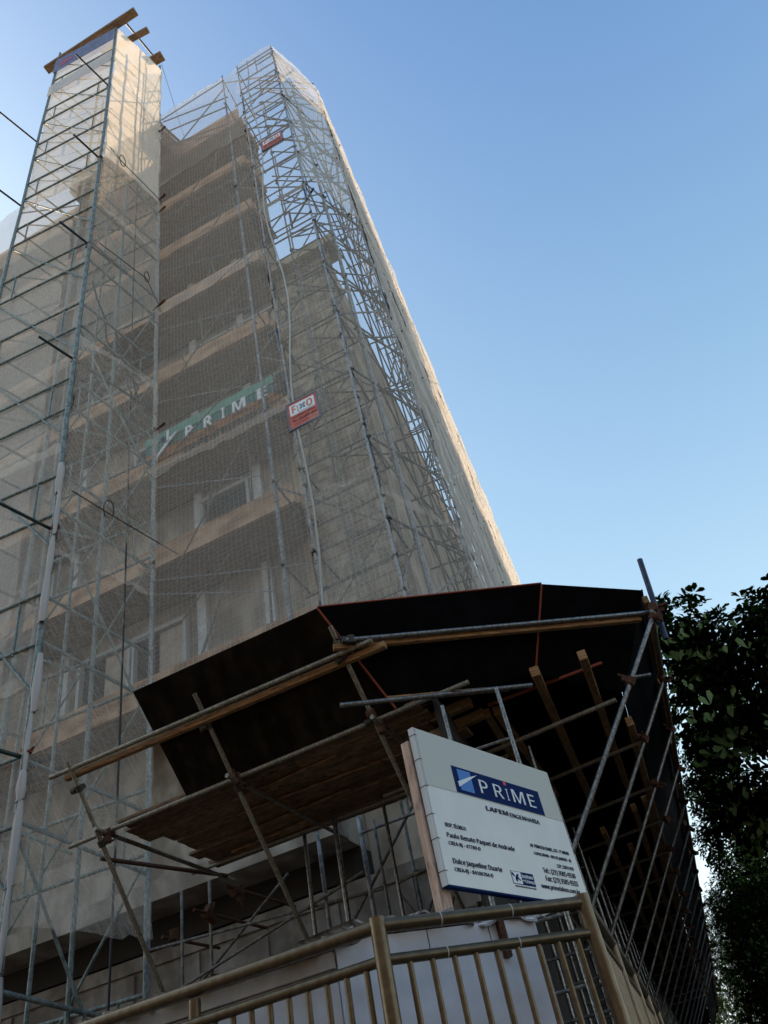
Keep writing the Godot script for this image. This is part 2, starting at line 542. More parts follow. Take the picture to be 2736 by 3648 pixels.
# ---------------------------------------------------------------- building
func build_building() -> void:
	var b := thing("apartment_building", "tall beige apartment building with balconies behind white scaffold netting", "building", F(-2, -2, 0))
	var away := Vector3(-0.342, 0, -0.94)
	# main block, its flank turned away from the corner
	var r0 := F(-2.12, -2.36, 0)
	prism(b, "wall", [F(-44, -2.36, 0), r0, r0 + away * 9.0, F(-44, -12, 0)], 0.0, 32.0, M.plaster)
	# lower wing along the side street
	prism(b, "side_wing", [F(-2.1, -1.93, 0), Vector3(-1.97, 0, -11.78), Vector3(-1.84, 0, -48), Vector3(-9, 0, -48), Vector3(-7, 0, -15)], 0.0, 21.2, M.beige_wall)
	prism(b, "roof_parapet", [F(-44, -1.6, 0), F(-8.6, -1.6, 0), F(-8.6, -1.8, 0), F(-44, -1.8, 0)], 32.06, 32.7, M.plaster)
	prism(b, "landing_box", [F(-8.7, 0.0, 0), F(-4.85, 0.0, 0), F(-4.6, -1.04, 0), F(-8.7, -1.04, 0)], 31.1, 32.35, M.plank_1)
	# tiles on the corner face of the wing
	var tw := part(b, "tile_wall", unit_box, M.mortar)
	tw.transform = Transform3D(Basis(A * 1.76, UP * 14.4, N * 0.02), F(-1.22, -1.905, 15.0) - b.position)
	var tile := BoxMesh.new()
	tile.size = Vector3(0.425, 0.29, 0.025)
	for row in 46:
		for col in 5:
			var off := 0.0 if row % 2 == 0 else 0.22
			var s0 := -2.08 + off + col * 0.44
			var w := 0.425
			if s0 + w > -0.36:
				w = -0.36 - s0
			if w < 0.08:
				continue
			var o := part(b, "tile", tile, M["tile_%d" % rng.randi_range(0, 3)])
			o.transform = Transform3D(Basis(A * (w / 0.425), UP, N).rotated(A, rng.randf_range(-0.012, 0.012)), F(s0 + w / 2, -1.893 + rng.randf_range(-0.003, 0.004), 8.0 + row * 0.306) - b.position)
	box(b, "cornice", F(-1.15, -1.95, 22.15), Vector3(2.1, 0.34, 0.7), M.beige_wall)
	box(b, "parapet", F(-1.3, -2.5, 22.5), Vector3(1.2, 0.5, 0.14), M.beige_wall)
	# balcony slabs
	var levels := [9.45, 12.6, 15.55, 18.8, 21.95, 25.0, 28.1, 31.5]
	for k in levels.size():
		var h: float = levels[k]
		var top := k == levels.size() - 1
		var edge := 1.05 if top else 0.56
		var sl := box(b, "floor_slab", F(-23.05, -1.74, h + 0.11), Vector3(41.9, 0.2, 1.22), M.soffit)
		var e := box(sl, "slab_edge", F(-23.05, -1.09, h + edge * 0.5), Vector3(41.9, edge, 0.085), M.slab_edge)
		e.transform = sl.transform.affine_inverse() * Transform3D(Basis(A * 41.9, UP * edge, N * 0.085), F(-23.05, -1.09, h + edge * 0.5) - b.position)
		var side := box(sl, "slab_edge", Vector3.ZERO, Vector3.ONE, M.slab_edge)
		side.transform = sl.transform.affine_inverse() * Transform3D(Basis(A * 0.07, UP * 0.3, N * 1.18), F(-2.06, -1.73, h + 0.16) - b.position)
		# formwork boards left under the slab
		for j in 7:
			var nb := -1.22 - j * 0.165
			var s1 := -2.2 - rng.randf() * 0.25
			var s2 := -8.0 - rng.randf() * 3.0
			beam(b, "formwork_board", F(s2, nb, h - 0.004), F(s1, nb, h - 0.004), 0.15, 0.022 + rng.randf() * 0.012, M.grey_timber)
		# doors and windows at the back of the balcony
		if k < levels.size() - 1:
			for s: float in [-2.9, -4.35, -6.3, -7.9, -10.2]:
				if rng.randf() < 0.45:
					continue
				s += rng.randf_range(-0.15, 0.15)
				var wide := 1.3
				var tall := 2.35
				var wn := box(b, "balcony_door", F(s, -2.352, h + 0.25 + tall / 2), Vector3(wide, tall, 0.03), M.shade_dark)  # flat panel; the unlit interior is put into its dark colour
				for f in [[-wide / 2 - 0.03, 0.0, 0.08, tall + 0.1, 0.16], [wide / 2 + 0.03, 0.0, 0.08, tall + 0.1, 0.16], [0.0, tall / 2, wide, 0.1, 0.16]]:
					var fr := part(wn, "door_frame", unit_box, M.white_frame)
					fr.transform = wn.transform.affine_inverse() * Transform3D(Basis(A * f[2], UP * f[3], N * f[4]), F(s + f[0], -2.28, h + 0.25 + tall / 2 + f[1]) - b.position)
				var leaf := part(wn, "door_leaf", unit_box, M.cream_board if rng.randf() < 0.5 else M.window_glass)
				leaf.transform = wn.transform.affine_inverse() * Transform3D(Basis(A * wide * 0.5, UP * (tall - 0.1), N * 0.04), F(s - wide * (0.24 if rng.randf() < 0.5 else -0.24), -2.31, h + 0.2 + tall / 2) - b.position)
			for j in 3:
				var s0 := -2.4 - j * 1.25 + rng.randf_range(-0.4, 0.4)
				tube(b, "shoring_prop", F(s0, -1.5 - rng.randf() * 0.6, h + 0.25), F(s0 + rng.randf_range(-0.9, 0.9), -1.4 - rng.randf() * 0.7, h + 3.0), 0.03, M.galvanised)
			for s: float in [-3.55, -5.2, -8.9]:
				box(b, "pilaster", F(s, -2.29, h + 1.6), Vector3(0.22, 2.95, 0.14), M.white_paint)
	# ground floor: shade painted as a dark band under a pale beam, moulded grey panels below
	box(b, "beam", F(-9.55, -1.75, 6.62), Vector3(14.9, 1.0, 1.15), M.plaster)
	box(b, "canopy_slab", F(-9.55, -1.55, 5.98), Vector3(14.9, 0.3, 1.5), M.plaster)
	box(b, "recess_shade", F(-9.55, -1.95, 5.62), Vector3(14.9, 0.42, 0.8), M.shade_dark)
	box(b, "ground_floor_wall", F(-9.0, -1.9, 2.68), Vector3(16.0, 5.36, 0.8), M.grey_panel)
	box(b, "moulding", F(-9.0, -1.48, 5.24), Vector3(16.0, 0.18, 0.05), M.grey_panel)
	for j in 14:
		box(b, "pilaster", F(-1.4 - j * 1.2, -1.48, 2.56), Vector3(0.12, 5.12, 0.045), M.grey_panel)
	for q in [[-7.0, 3.5, 2.2, 1.7], [-9.6, 3.4, 2.0, 2.0], [-12.4, 3.4, 2.4, 2.0]]:
		box(b, "opening_shade", F(q[0], -1.485, q[1]), Vector3(q[2], q[3], 0.02), M.shade_dark)  # thin dark panel on the wall, painted as the shade inside
		beam(b, "lintel_timber", F(q[0] - q[2] / 2 - 0.2, -1.4, q[1] - q[3] / 2 - 0.1), F(q[0] + q[2] / 2 + 0.2, -1.4, q[1] - q[3] / 2 - 0.04), 0.1, 0.16, M.timber)
	# timber framing on the end of the landing box
	for j in 3:
		beam(b, "landing_frame", F(-4.8 + j * 0.1, -0.05 - j * 0.45, 31.0), F(-4.8 + j * 0.1, -0.05 - j * 0.45, 32.5), 0.07, 0.07, M.timber, A)
	beam(b, "landing_frame", F(-4.82, 0.06, 32.4), F(-4.52, -1.1, 32.4), 0.09, 0.09, M.timber)


# ---------------------------------------------------------------- nets
# a hung net of overlapping drops, tied to the tubes and slack between
func net(called: String, label: String, a: Vector3, b: Vector3, h0: float, h1: float, material: String, bulge: float, seed_: int, ties_u: float, ties_v: float, top_sag := 0.0) -> void:
	var t := thing(called, label, "netting", Vector3(a.x, h0, a.z), "debris netting round the scaffold")
	var length := a.distance_to(b)
	var g := RandomNumberGenerator.new()
	g.seed = seed_ * 7
	var thin: StandardMaterial3D = M[material]
	var thick: StandardMaterial3D = thin.duplicate()
	thick.resource_name = material + "_doubled"
	thick.albedo_color.a = minf(1.0, thin.albedo_color.a * 1.3)
	var cols: int = maxi(1, int(round(length / 2.6))) if length < 12.0 else 5
	var v0 := h0
	var row := 0
	while v0 < h1 - 0.01:
		var v1: float = minf(h1, v0 + g.randf_range(4.6, 7.2))
		if h1 - v1 < 1.5:
			v1 = h1
		var u0 := 0.0
		for c in cols:
			var u1: float = length if c == cols - 1 else length * (c + 1) / cols + g.randf_range(-0.2, 0.2)
			var top := v1 == h1
			net_drop(t, a, b, maxf(0.0, u0 - 0.14), u1, maxf(h0, v0 - g.randf_range(0.08, 0.3)), v1, thick if g.randf() < 0.3 else thin, bulge, seed_ + row * 11 + c, ties_u, ties_v, top_sag if top else 0.0, (row + c) % 2 * 0.02)
			u0 = u1
		v0 = v1
		row += 1


func net_drop(t: Node3D, a: Vector3, b: Vector3, u0: float, u1: float, v0: float, v1: float, material: Material, bulge: float, seed_: int, ties_u: float, ties_v: float, top_sag: float, lift: float) -> void:
	var whole := a.distance_to(b)
	var nu: int = clampi(int((u1 - u0) / 0.13), 6, 60)
	var nv: int = clampi(int((v1 - v0) / 0.13), 6, 70)
	var d := (b - a) / whole
	var out := Vector3(-d.z, 0, d.x)
	var ns := noise(seed_, 0.9, 3)
	var nb := noise(seed_ + 1, 0.35, 2)
	var st := SurfaceTool.new()
	st.begin(Mesh.PRIMITIVE_TRIANGLES)
	for j in nv + 1:
		for i in nu + 1:
			var u := lerpf(u0, u1, float(i) / nu)
			var v := lerpf(v0, v1, float(j) / nv)
			var du := 0.0
			var uu := u
			if j == nv or j == 0:
				v += ns.get_noise_1d(u * 2.0 + j) * 0.1 - (top_sag * sin(PI * u / whole) if j == nv else 0.0)
			if i == 0 or i == nu:
				du = ns.get_noise_1d(v * 1.7 + i) * 0.06
			# slack between the ties, with folds drawn towards them
			var tu := absf(sin(PI * u / ties_u))
			var tv := absf(sin(PI * v / ties_v))
			var fold := absf(ns.get_noise_2d(u * 2.2 + v * 1.6, v * 0.5 - u * 0.3))
			var w := bulge * (0.55 * tu * (0.5 + 0.5 * tv) + 0.9 * nb.get_noise_2d(u, v) + 1.1 * (0.3 - fold) * (1.0 - 0.4 * tu)) + lift
			st.set_uv(Vector2(uu / 0.8, -v / 0.8))
			st.add_vertex(d * (u + du) + out * w + UP * (v - t.position.y))
	for j in nv:
		for i in nu:
			var p := j * (nu + 1) + i
			for k in [p, p + nu + 2, p + 1, p, p + nu + 1, p + nu + 2]:
				st.add_index(k)
	st.generate_normals()
	part(t, "net_sheet", st.commit(), material)


func build_front_scaffold() -> void:
	var t := thing("corner_scaffold", "grey tube scaffold standing up the front and corner of the building", "scaffold", CORNER)
	var r := 0.026
	var poles := [[-4.72, 0.0, 33.0], [-2.0, 0.0, 32.95], [-1.38, 0.0, 32.95], [0.0, 0.0, 32.95], [-2.4, -0.85, 30.6], [-1.05, -0.85, 30.4], [0.15, -0.85, 30.2]]
	for p in poles:
		# standards are joined from two-metre lengths that are not quite in line
		var h := 0.13
		var prev := F(p[0], p[1], h)
		while h < p[2] - 0.01:
			var h2: float = minf(h + rng.randf_range(3.6, 4.4), p[2])
			var next := F(p[0] + rng.randf_range(-0.02, 0.02), p[1] + rng.randf_range(-0.02, 0.02), h2)
			tube(t, "standard", prev, next, r if p[1] == 0.0 else 0.024, M.pale_steel if p[1] == 0.0 else M.galvanised)
			if h2 < p[2] - 0.1:
				clamp_at(t, next, UP, M.worn_coupler, 0.85)
			prev = next
			h = h2
	var mid := CORNER.lerp(CHAMFER_END, 0.34)
	for q in [[mid, 29.2], [CHAMFER_END, 32.3]]:
		var h := 0.13
		while h < q[1] - 0.01:
			var h2: float = minf(h + 4.0, q[1])
			tube(t, "standard", q[0] + UP * h, q[0] + UP * h2, r, M.pale_steel)
			h = h2
	# ladder frames between the two front standards and the corner
	var h := 5.4
	var k := 0
	while h < 32.8:
		var whole := k % 3 != 1
		tube(t, "frame_rung", F(-1.38 if whole else -0.66, 0, h + rng.randf_range(-0.02, 0.02)), F(0, 0, h + rng.randf_range(-0.02, 0.02)), 0.02, M.galvanised)
		if whole:
			clamp_at(t, F(0, 0.0, h), UP, M.worn_coupler, 0.7)
		if k % 3 == 1:
			tube(t, "frame_upright", F(-0.66, 0, h - 0.66), F(-0.66, 0, h + 0.66), 0.019, M.galvanised)
		h += 0.665
		k += 1
	# lifts: ledgers, transoms and braces every two metres
	var lift := 0
	h = 4.1
	while h < 32.4:
		var jig := rng.randf_range(-0.05, 0.05)
		tube(t, "ledger", F(-1.45, -0.03, h + jig), F(0.08, -0.03, h + jig), 0.024, M.galvanised)
		tube(t, "ledger", F(-2.1, -0.88, h - 0.1), F(0.25, -0.88, h - 0.1 + jig), 0.022, M.galvanised)
		tube(t, "ledger", CORNER + UP * (h + 0.1), CHAMFER_END + UP * (h + 0.1 + jig), 0.023, M.galvanised)
		tube(t, "ledger", F(0.15, -0.85, h + 0.25), CHAMFER_END + UP * (h + 0.25), 0.022, M.galvanised)
		for s: float in [-2.0, -1.38, 0.0]:
			tube(t, "transom", F(s, 0.01, h + 0.06), F(s - 0.05, -1.0, h + 0.06), 0.022, M.galvanised)
		tube(t, "transom", mid + UP * (h + 0.15), F(0.1, -0.95, h + 0.15), 0.022, M.galvanised)
		tube(t, "transom", F(-1.05, -0.85, h + 0.9), CHAMFER_END + UP * (h + 0.95), 0.02, M.galvanised)
		# braces zigzag from lift to lift
		var up := lift % 2 == 0
		if h > 30.9:
			break
		tube(t, "brace", F(-2.0 if up else -0.05, -0.06, h), F(-0.05 if up else -2.0, -0.06, h + 2.0), 0.02, M.galvanised)
		tube(t, "brace", CORNER.lerp(CHAMFER_END, 0.02 if up else 0.98) + UP * h, CORNER.lerp(CHAMFER_END, 0.98 if up else 0.02) + UP * (h + 2.0), 0.021, M.galvanised)
		tube(t, "brace", F(0.0 if up else -0.1, -0.04 if up else -0.9, h), F(-0.1 if up else 0.0, -0.9 if up else -0.04, h + 2.0), 0.019, M.galvanised)
		tube(t, "brace", F(-1.05 if up else 0.15, -0.9, h + 0.3), F(0.15 if up else -1.05, -0.9, h + 2.1), 0.019, M.galvanised)
		if h > 18.0:
			var e := CHAMFER_END.lerp(CORNER, rng.randf_range(0.0, 0.5))
			clamp_at(t, e + UP * (h + 0.3), UP, M.worn_coupler)
			clamp_at(t, CORNER.lerp(CHAMFER_END, 0.34) + UP * (h + 0.15), UP, M.worn_coupler)
			clamp_at(t, F(0.15, -0.85, h + 0.2), UP, M.worn_coupler)
			clamp_at(t, F(-1.05, -0.85, h + 0.85), UP, M.worn_coupler)
			tube(t, "brace", F(-1.3 + rng.randf() * 0.6, -0.2, h + 0.4), e + UP * (h + rng.randf_range(0.4, 1.6)), 0.02, M.galvanised)
			tube(t, "loose_tube", F(-0.9 + rng.randf_range(-0.4, 0.4), -0.85, h + 1.0 + rng.randf() * 0.5), CORNER.lerp(CHAMFER_END, rng.randf_range(0.3, 0.97)) - A * 0.05 + UP * (h + 0.7 + rng.randf() * 0.9), 0.021, M.galvanised)
		for s: float in [-2.0, -1.38, 0.0]:
			clamp_at(t, F(s, 0.0, h + 0.03), UP, M.worn_coupler, 0.8)
		h += 2.02
		lift += 1
	# long thin tie rods across the balcony bay and the rails above the roof
	for q in [[-4.67, 16.39, -2.25, 15.31], [-4.67, 13.63, -2.26, 12.54], [-4.72, 11.21, -1.36, 9.92], [-4.67, 10.87, -2.25, 9.76], [-4.59, 21.95, -2.09, 20.8], [-4.75, 24.96, -2.01, 24.76], [-4.6, 19.2, -2.05, 18.1]]:
		tube(t, "tie_rod", F(q[0], 0.02, q[1]), F(q[2], 0.02, q[3]), 0.011, M.pale_steel)
	for q in [[-4.6, 32.27, -1.92, 30.97], [-4.4, 31.2, -1.97, 30.22], [-4.3, 29.95, -1.99, 28.84], [-4.6, 28.9, -2.0, 31.9], [-4.7, 32.55, -2.0, 32.6], [-4.7, 30.4, -2.0, 28.2]]:
		tube(t, "guard_rail", F(q[0], -0.05, q[1]), F(q[2], -0.05, q[3]), 0.022, M.galvanised)
	for q in [[-4.72, 15.48, -2.12, 16.21], [-4.78, 20.5, -2.04, 20.65], [-4.62, 10.63, -3.0, 11.2], [-4.7, 18.0, -2.0, 19.8], [-4.7, 25.3, -2.0, 23.6], [-4.7, 22.3, -2.1, 24.2], [-4.7, 26.2, -2.0, 28.2], [-4.7, 12.0, -2.1, 14.6]]:
		tube(t, "brace", F(q[0], -0.7, q[1]), F(q[2], -0.1, q[3]), 0.018, M.galvanised)
	# painted lengths
	for q in [[-0.03, 0.0, 21.35, 22.0], [-0.72, -0.4, 21.3, 22.15], [-1.36, 0.0, 29.0, 29.9], [-2.0, 0.0, 28.9, 30.4], [-1.45, 0.0, 15.9, 16.7]]:
		tube(t, "painted_sleeve", F(q[0], q[1], q[2]), F(q[0], q[1], q[3]), 0.031, M.blue_paint)
	tube(t, "ledger", F(-0.75, -0.4, 21.4), F(0.2, -0.1, 22.0), 0.028, M.blue_paint)
	# hanging white hose tied down the frame
	var last := F(-0.95, 0.06, 32.7)
	for j in 22:
		var nx := F(-0.95 - 0.1 * sin(j * 0.9) - 0.02 * j + 0.16 * exp(-pow((j - 14) / 2.0, 2)), 0.06 + 0.02 * cos(j * 1.3), 32.7 - (j + 1) * 1.08)
		tube(t, "hose", last, nx, 0.02, M.rope)
		last = nx

	net("scaffold_net", "white net stretched over the balconies between tower and corner frames", F(-4.74, 0.035, 0), F(-1.4, 0.035, 0), 8.7, 32.7, "net_front", 0.05, 301, 1.36, 2.0, 0.35)
	net("scaffold_net", "white net over the ladder frames at the front corner", F(-1.4, 0.035, 0), F(0.0, 0.035, 0), 6.0, 33.0, "net_corner", 0.04, 302, 1.4, 2.0)
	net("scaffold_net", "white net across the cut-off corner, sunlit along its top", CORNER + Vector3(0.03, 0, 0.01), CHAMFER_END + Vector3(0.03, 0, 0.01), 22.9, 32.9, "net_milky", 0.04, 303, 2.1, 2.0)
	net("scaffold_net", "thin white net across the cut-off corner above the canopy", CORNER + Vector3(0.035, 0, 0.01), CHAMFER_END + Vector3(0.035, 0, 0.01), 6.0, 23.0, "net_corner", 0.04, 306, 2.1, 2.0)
	net("scaffold_net", "white net over the front wall left of the hoist tower", F(-16, 0.035, 0), F(-8.2, 0.035, 0), 4.0, 32.3, "net_slack", 0.06, 304, 2.0, 2.0)


func build_side_scaffold() -> void:
	var t := thing("side_scaffold", "long scaffold receding down the side street under sunlit netting", "scaffold", CHAMFER_END)
	var outer := func(z: float) -> Vector3: return Vector3(-0.905 + (-11.755 - z) * 0.005, 0, z)
	var inner := func(z: float) -> Vector3: return Vector3(-1.62, 0, z)
	var far_st := SurfaceTool.new()
	var add_far := func(a: Vector3, b: Vector3, r: float) -> void:
		var d := b - a
		var y := d.normalized()
		var x := y.cross(Vector3(0.31, 0.2, 0.93)).normalized()
		far_st.append_from(cyl, 0, Transform3D(Basis(x * r, d, x.cross(y) * r), (a + b) * 0.5 - t.position))
	var z := -13.6
	var bay := 0
	while z > -47.5:
		var near := bay < 5
		var p: Vector3 = outer.call(z)
		var q: Vector3 = inner.call(z)
		var p0: Vector3 = outer.call(z + 1.85)
		var q0: Vector3 = inner.call(z + 1.85)
		for e in [[p, 32.5, M.pale_steel], [q, 31.2, M.galvanised]]:
			if near:
				tube(t, "standard", e[0] + UP * 0.13, e[0] + UP * (e[1] - rng.randf() * 0.6), 0.025, e[2])
			else:
				add_far.call(e[0] + UP * 0.13, e[0] + UP * e[1], 0.025)
		var h := 3.6
		var lift := 0
		while h < 32.0:
			var up := (lift + bay) % 2 == 0
			var lines := [["ledger", p0 + UP * h, p + UP * h], ["ledger", q0 + UP * (h + 0.1), q + UP * (h + 0.1)], ["transom", p + UP * h + Vector3(0.1, 0, 0), q + UP * h + Vector3(-0.25, 0, 0)], ["brace", (p0 if up else p) + UP * h, (p if up else p0) + UP * (h + 2.0)], ["brace", (p if up else q) + UP * h, (q if up else p) + UP * (h + 2.0)], ["guard_rail", p0 + UP * (h + 1.0), p + UP * (h + 1.0)]]
			if h > 20.0:
				lines.append(["brace", (p0 if up else q) + UP * h, (q if up else p0) + UP * (h + 1.5)])
			for l in lines:
				if near:
					tube(t, l[0], l[1], l[2], 0.022, M.galvanised)
				else:
					add_far.call(l[1], l[2], 0.022)
			h += 2.02
			lift += 1
		z -= 1.85
		bay += 1
	var far := part(t, "far_tubes", far_st.commit(), M.galvanised)
	far.set_meta("kind", "stuff")
	net("scaffold_net", "white net down the side street, seen edge-on against the sky", CHAMFER_END + Vector3(0.045, 0, 0), outer.call(-48.0) + Vector3(0.045, 0, 0), 5.85, 32.85, "net_dense", 0.09, 305, 1.85, 2.0)


# ---------------------------------------------------------------- hoist tower
func build_tower() -> void:
	var t := thing("hoist_tower", "netted hoist tower of pale green tubes rising beside the balconies", "scaffold tower", TOWER_F)
	var back := TOWER_L + TOWER_R - TOWER_F
	var top := 37.5
	var mid_l := TOWER_L.lerp(TOWER_F, 0.48)
	var mid_r := TOWER_F.lerp(TOWER_R, 0.52)
	for e in [[TOWER_F, 0.05, 38.0], [TOWER_L, 0.045, 38.2], [TOWER_R, 0.04, 38.0], [back, 0.03, 37.5], [mid_l + Vector3(0.1, 0, -0.9), 0.045, 36.6], [mid_r + Vector3(-0.15, 0, 0), 0.034, 37.3], [mid_l + Vector3(0.6, 0, -1.5), 0.03, 36.0]]:
		var h := 0.1
		var prev: Vector3 = e[0] + UP * h
		while h < e[2] - 0.01:
			var h2: float = minf(h + 2.8, e[2])
			var nx: Vector3 = e[0] + UP * h2 + Vector3(rng.randf_range(-0.015, 0.015), 0, rng.randf_range(-0.015, 0.015))
			tube(t, "standard", prev, nx, e[1], M.tower_paint)
			prev = nx
			h = h2
	# paired guard rails with short uprights, and braces, on each lift
	var h := 3.4
	var lift := 0
	var faces := [[TOWER_L, TOWER_F], [TOWER_F, TOWER_R], [TOWER_R, back], [back, TOWER_L]]
	while h < 36.0:
		for k in 4:
			var a: Vector3 = faces[k][0]
			var b: Vector3 = faces[k][1]
			var jig := rng.randf_range(-0.06, 0.06)
			if k != 1:
				tube(t, "guard_rail", a + UP * (h + jig), b + UP * (h + jig), 0.029, M.tower_paint)
				tube(t, "guard_rail", a + UP * (h + 0.98), b + UP * (h + 0.98 + jig), 0.029, M.tower_paint)
				for u: float in [0.16, 0.82]:
					tube(t, "rail_upright", a.lerp(b, u) + UP * h, a.lerp(b, u) + UP * (h + 0.98), 0.02, M.tower_paint)
			else:
				tube(t, "ledger", a + UP * (h + 0.1), b + UP * (h - 0.3), 0.03, M.tower_paint)
				tube(t, "ledger", a + UP * (h + 0.95), b + UP * (h + 0.6), 0.03, M.tower_paint)
			if k == 0 or k == 2 or lift % 2 == 0:
				tube(t, "brace", a.lerp(b, 0.02) + UP * (h + 2.7), a.lerp(b, 0.5) + UP * (h + 0.95), 0.022, M.tower_paint)
				tube(t, "brace", a.lerp(b, 0.5) + UP * (h + 0.95), a.lerp(b, 0.98) + UP * (h - 0.75), 0.022, M.tower_paint)
		tube(t, "brace", TOWER_L.lerp(back, 0.1) + UP * (h + 1.6), TOWER_F.lerp(TOWER_R, 0.4) + UP * (h - 0.2), 0.02, M.tower_paint)
		h += 2.8
		lift += 1
	# timbers laid across the head
	beam(t, "head_timber", Vector3(-10.6, 37.62, -8.62), Vector3(-6.3, 37.62, -8.2), 0.3, 0.16, M.grey_timber)
	beam(t, "head_timber", Vector3(-8.3, 37.65, -9.0), Vector3(-6.22, 37.65, -8.93), 0.22, 0.16, M.grey_timber)
	beam(t, "head_timber", Vector3(-8.3, 37.65, -10.05), Vector3(-6.2, 37.65, -9.95), 0.36, 0.14, M.grey_timber)
	tube(t, "head_rail", Vector3(-6.95, 37.85, -8.25), Vector3(-6.58, 37.85, -9.85), 0.04, M.bright_pipe)
	# dark green outrigger tubes
	var dir := (TOWER_L - TOWER_F).normalized()
	var rdir := (TOWER_R - TOWER_F).normalized()
	for q in [[31.6, 1.3, 0.2], [26.0, 0.9, 0.0], [21.0, 0.85, 1.3], [16.2, 0.85, 2.2], [11.4, 1.0, 0.1], [7.2, 0.75, 0.2]]:
		var c: Vector3 = TOWER_F + UP * q[0]
		var fwd: Vector3 = -rdir
		tube(t, "outrigger", c + fwd * q[1], c + rdir * q[2] + dir * 0.05, 0.03, M.green_pipe)
		clamp_at(t, c, rdir, M.red_coupler, 1.5)
	for q in [29.8, 25.4]:
		var c: Vector3 = TOWER_L + UP * q
		tube(t, "outrigger", c - rdir * 1.75, c + rdir * 0.1, 0.03, M.green_pipe)
	# end rollers showing between tower and front net
	for hh: float in [31.3, 26.2, 25.4, 20.3, 15.4, 8.9]:
		tube(t, "coupler_tube", TOWER_R + UP * hh - A * 0.1, TOWER_R + UP * (hh + 0.02) + A * 0.35 + N * 0.1, 0.03, M.rust)
		clamp_at(t, TOWER_R + UP * hh, UP, M.rust, 1.4)

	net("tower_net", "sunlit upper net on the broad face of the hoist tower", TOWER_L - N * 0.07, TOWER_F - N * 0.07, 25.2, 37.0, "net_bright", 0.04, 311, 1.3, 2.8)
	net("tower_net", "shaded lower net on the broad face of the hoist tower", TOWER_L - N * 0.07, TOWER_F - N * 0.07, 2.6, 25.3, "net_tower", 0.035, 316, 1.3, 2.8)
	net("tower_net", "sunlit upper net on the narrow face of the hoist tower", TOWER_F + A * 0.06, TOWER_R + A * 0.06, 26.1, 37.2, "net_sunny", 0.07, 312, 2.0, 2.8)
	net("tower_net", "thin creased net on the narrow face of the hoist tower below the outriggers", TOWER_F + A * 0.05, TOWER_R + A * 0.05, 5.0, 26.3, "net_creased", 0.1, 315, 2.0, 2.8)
	net("tower_net", "white net on the back of the hoist tower", TOWER_R + N * 0.02, back + N * 0.02, 20.0, 37.0, "net_slack", 0.06, 313, 1.3, 2.8)

	# cloth strips at the head
	var bn := thing("head_banner", "faded blue cloth banner strung below the head timber of the tower", "banner", TOWER_L + UP * 35.9)
	sheet(bn, "cloth", [TOWER_L + N * 0.1 + UP * 35.75, TOWER_F + N * 0.1 + UP * 35.95, TOWER_F + N * 0.1 + UP * 37.15, TOWER_L + N * 0.1 + UP * 37.1], 0.012, M.blue_cloth)
	for q in [[0.1, 0.2, 36.1, 36.7], [0.2, 0.32, 36.2, 36.6]]:
		sheet(bn, "red_print", [TOWER_L.lerp(TOWER_F, q[0]) + N * 0.108 + UP * q[2], TOWER_L.lerp(TOWER_F, q[1]) + N * 0.108 + UP * q[2], TOWER_L.lerp(TOWER_F, q[1]) + N * 0.108 + UP * q[3], TOWER_L.lerp(TOWER_F, q[0]) + N * 0.108 + UP * q[3]], 0.003, M.pink_print)
	var strip := thing("white_strip", "opaque white sheet tied across the tower below the blue banner", "sheet", TOWER_L + UP * 33.6)
	sheet(strip, "cloth", [TOWER_L + N * 0.1 + UP * 33.5, TOWER_F + N * 0.1 + UP * 33.7, TOWER_F + N * 0.1 + UP * 34.75, TOWER_L + N * 0.1 + UP * 34.4], 0.012, M.net_heavy)

	# net rolled and tied round the front corner post
	var roll := thing("rolled_net", "white net bundled and tied round the front post of the tower", "netting", TOWER_F + UP * 4.0)
	var rn := noise(91, 0.8, 2)
	h = 3.4
	while h < 13.0:
		var l := rng.randf_range(0.3, 1.1)
		if rng.randf() < 0.22:
			h += l
			continue
		var off := A * (0.06 + 0.05 * rn.get_noise_1d(h)) + N * (0.05 + 0.06 * rn.get_noise_1d(h + 50.0))
		roll_piece(roll, TOWER_F + off + UP * h, TOWER_F + off * 1.3 + UP * (h + l), rng.randf_range(0.035, 0.075))
		tube(roll, "tie", TOWER_F + off + UP * h + A * -0.09, TOWER_F + off + UP * (h + 0.01) + A * 0.09, 0.006, M.cable_brown)
		h += l
	# the dark rope that hangs the whole height
	var rope := thing("hoist_rope", "thin dark rope hanging the full height beside the hoist tower", "rope", Vector3(-6.9, 0, -9.85))
	var lp := Vector3(-6.75, 37.5, -9.6)
	for j in 12:
		var nx := Vector3(-6.75 - 0.08 * sin(j * 0.5), 37.5 - (j + 1) * 2.95, -9.6 - 0.01 * j)
		tube(rope, "rope_length", lp, nx, 0.017, M.cable_black)
		lp = nx
	tube(rope, "rope_length", Vector3(-6.4, 37.6, -10.2), Vector3(-6.2, 31.9, -12.2), 0.008, M.cable_black)
	# black hose looped over the rails of the narrow face
	var hose := thing("black_hose", "black hose hanging in long loops inside the narrow tower face", "hose", TOWER_F.lerp(TOWER_R, 0.3) + UP * 18.0)
	var hp := [[0.12, 19.6], [0.2, 19.0], [0.32, 18.5], [0.36, 17.7], [0.48, 17.3], [0.55, 17.75], [0.47, 18.2], [0.6, 17.2], [0.66, 16.6], [0.74, 16.2], [0.8, 16.7], [0.7, 17.0], [0.86, 15.9], [0.92, 16.4]]
	for j in hp.size() - 1:
		tube(hose, "hose_length", TOWER_F.lerp(TOWER_R, hp[j][0]) - A * 0.06 + UP * hp[j][1], TOWER_F.lerp(TOWER_R, hp[j + 1][0]) - A * 0.06 + UP * hp[j + 1][1], 0.024, M.cable_black)
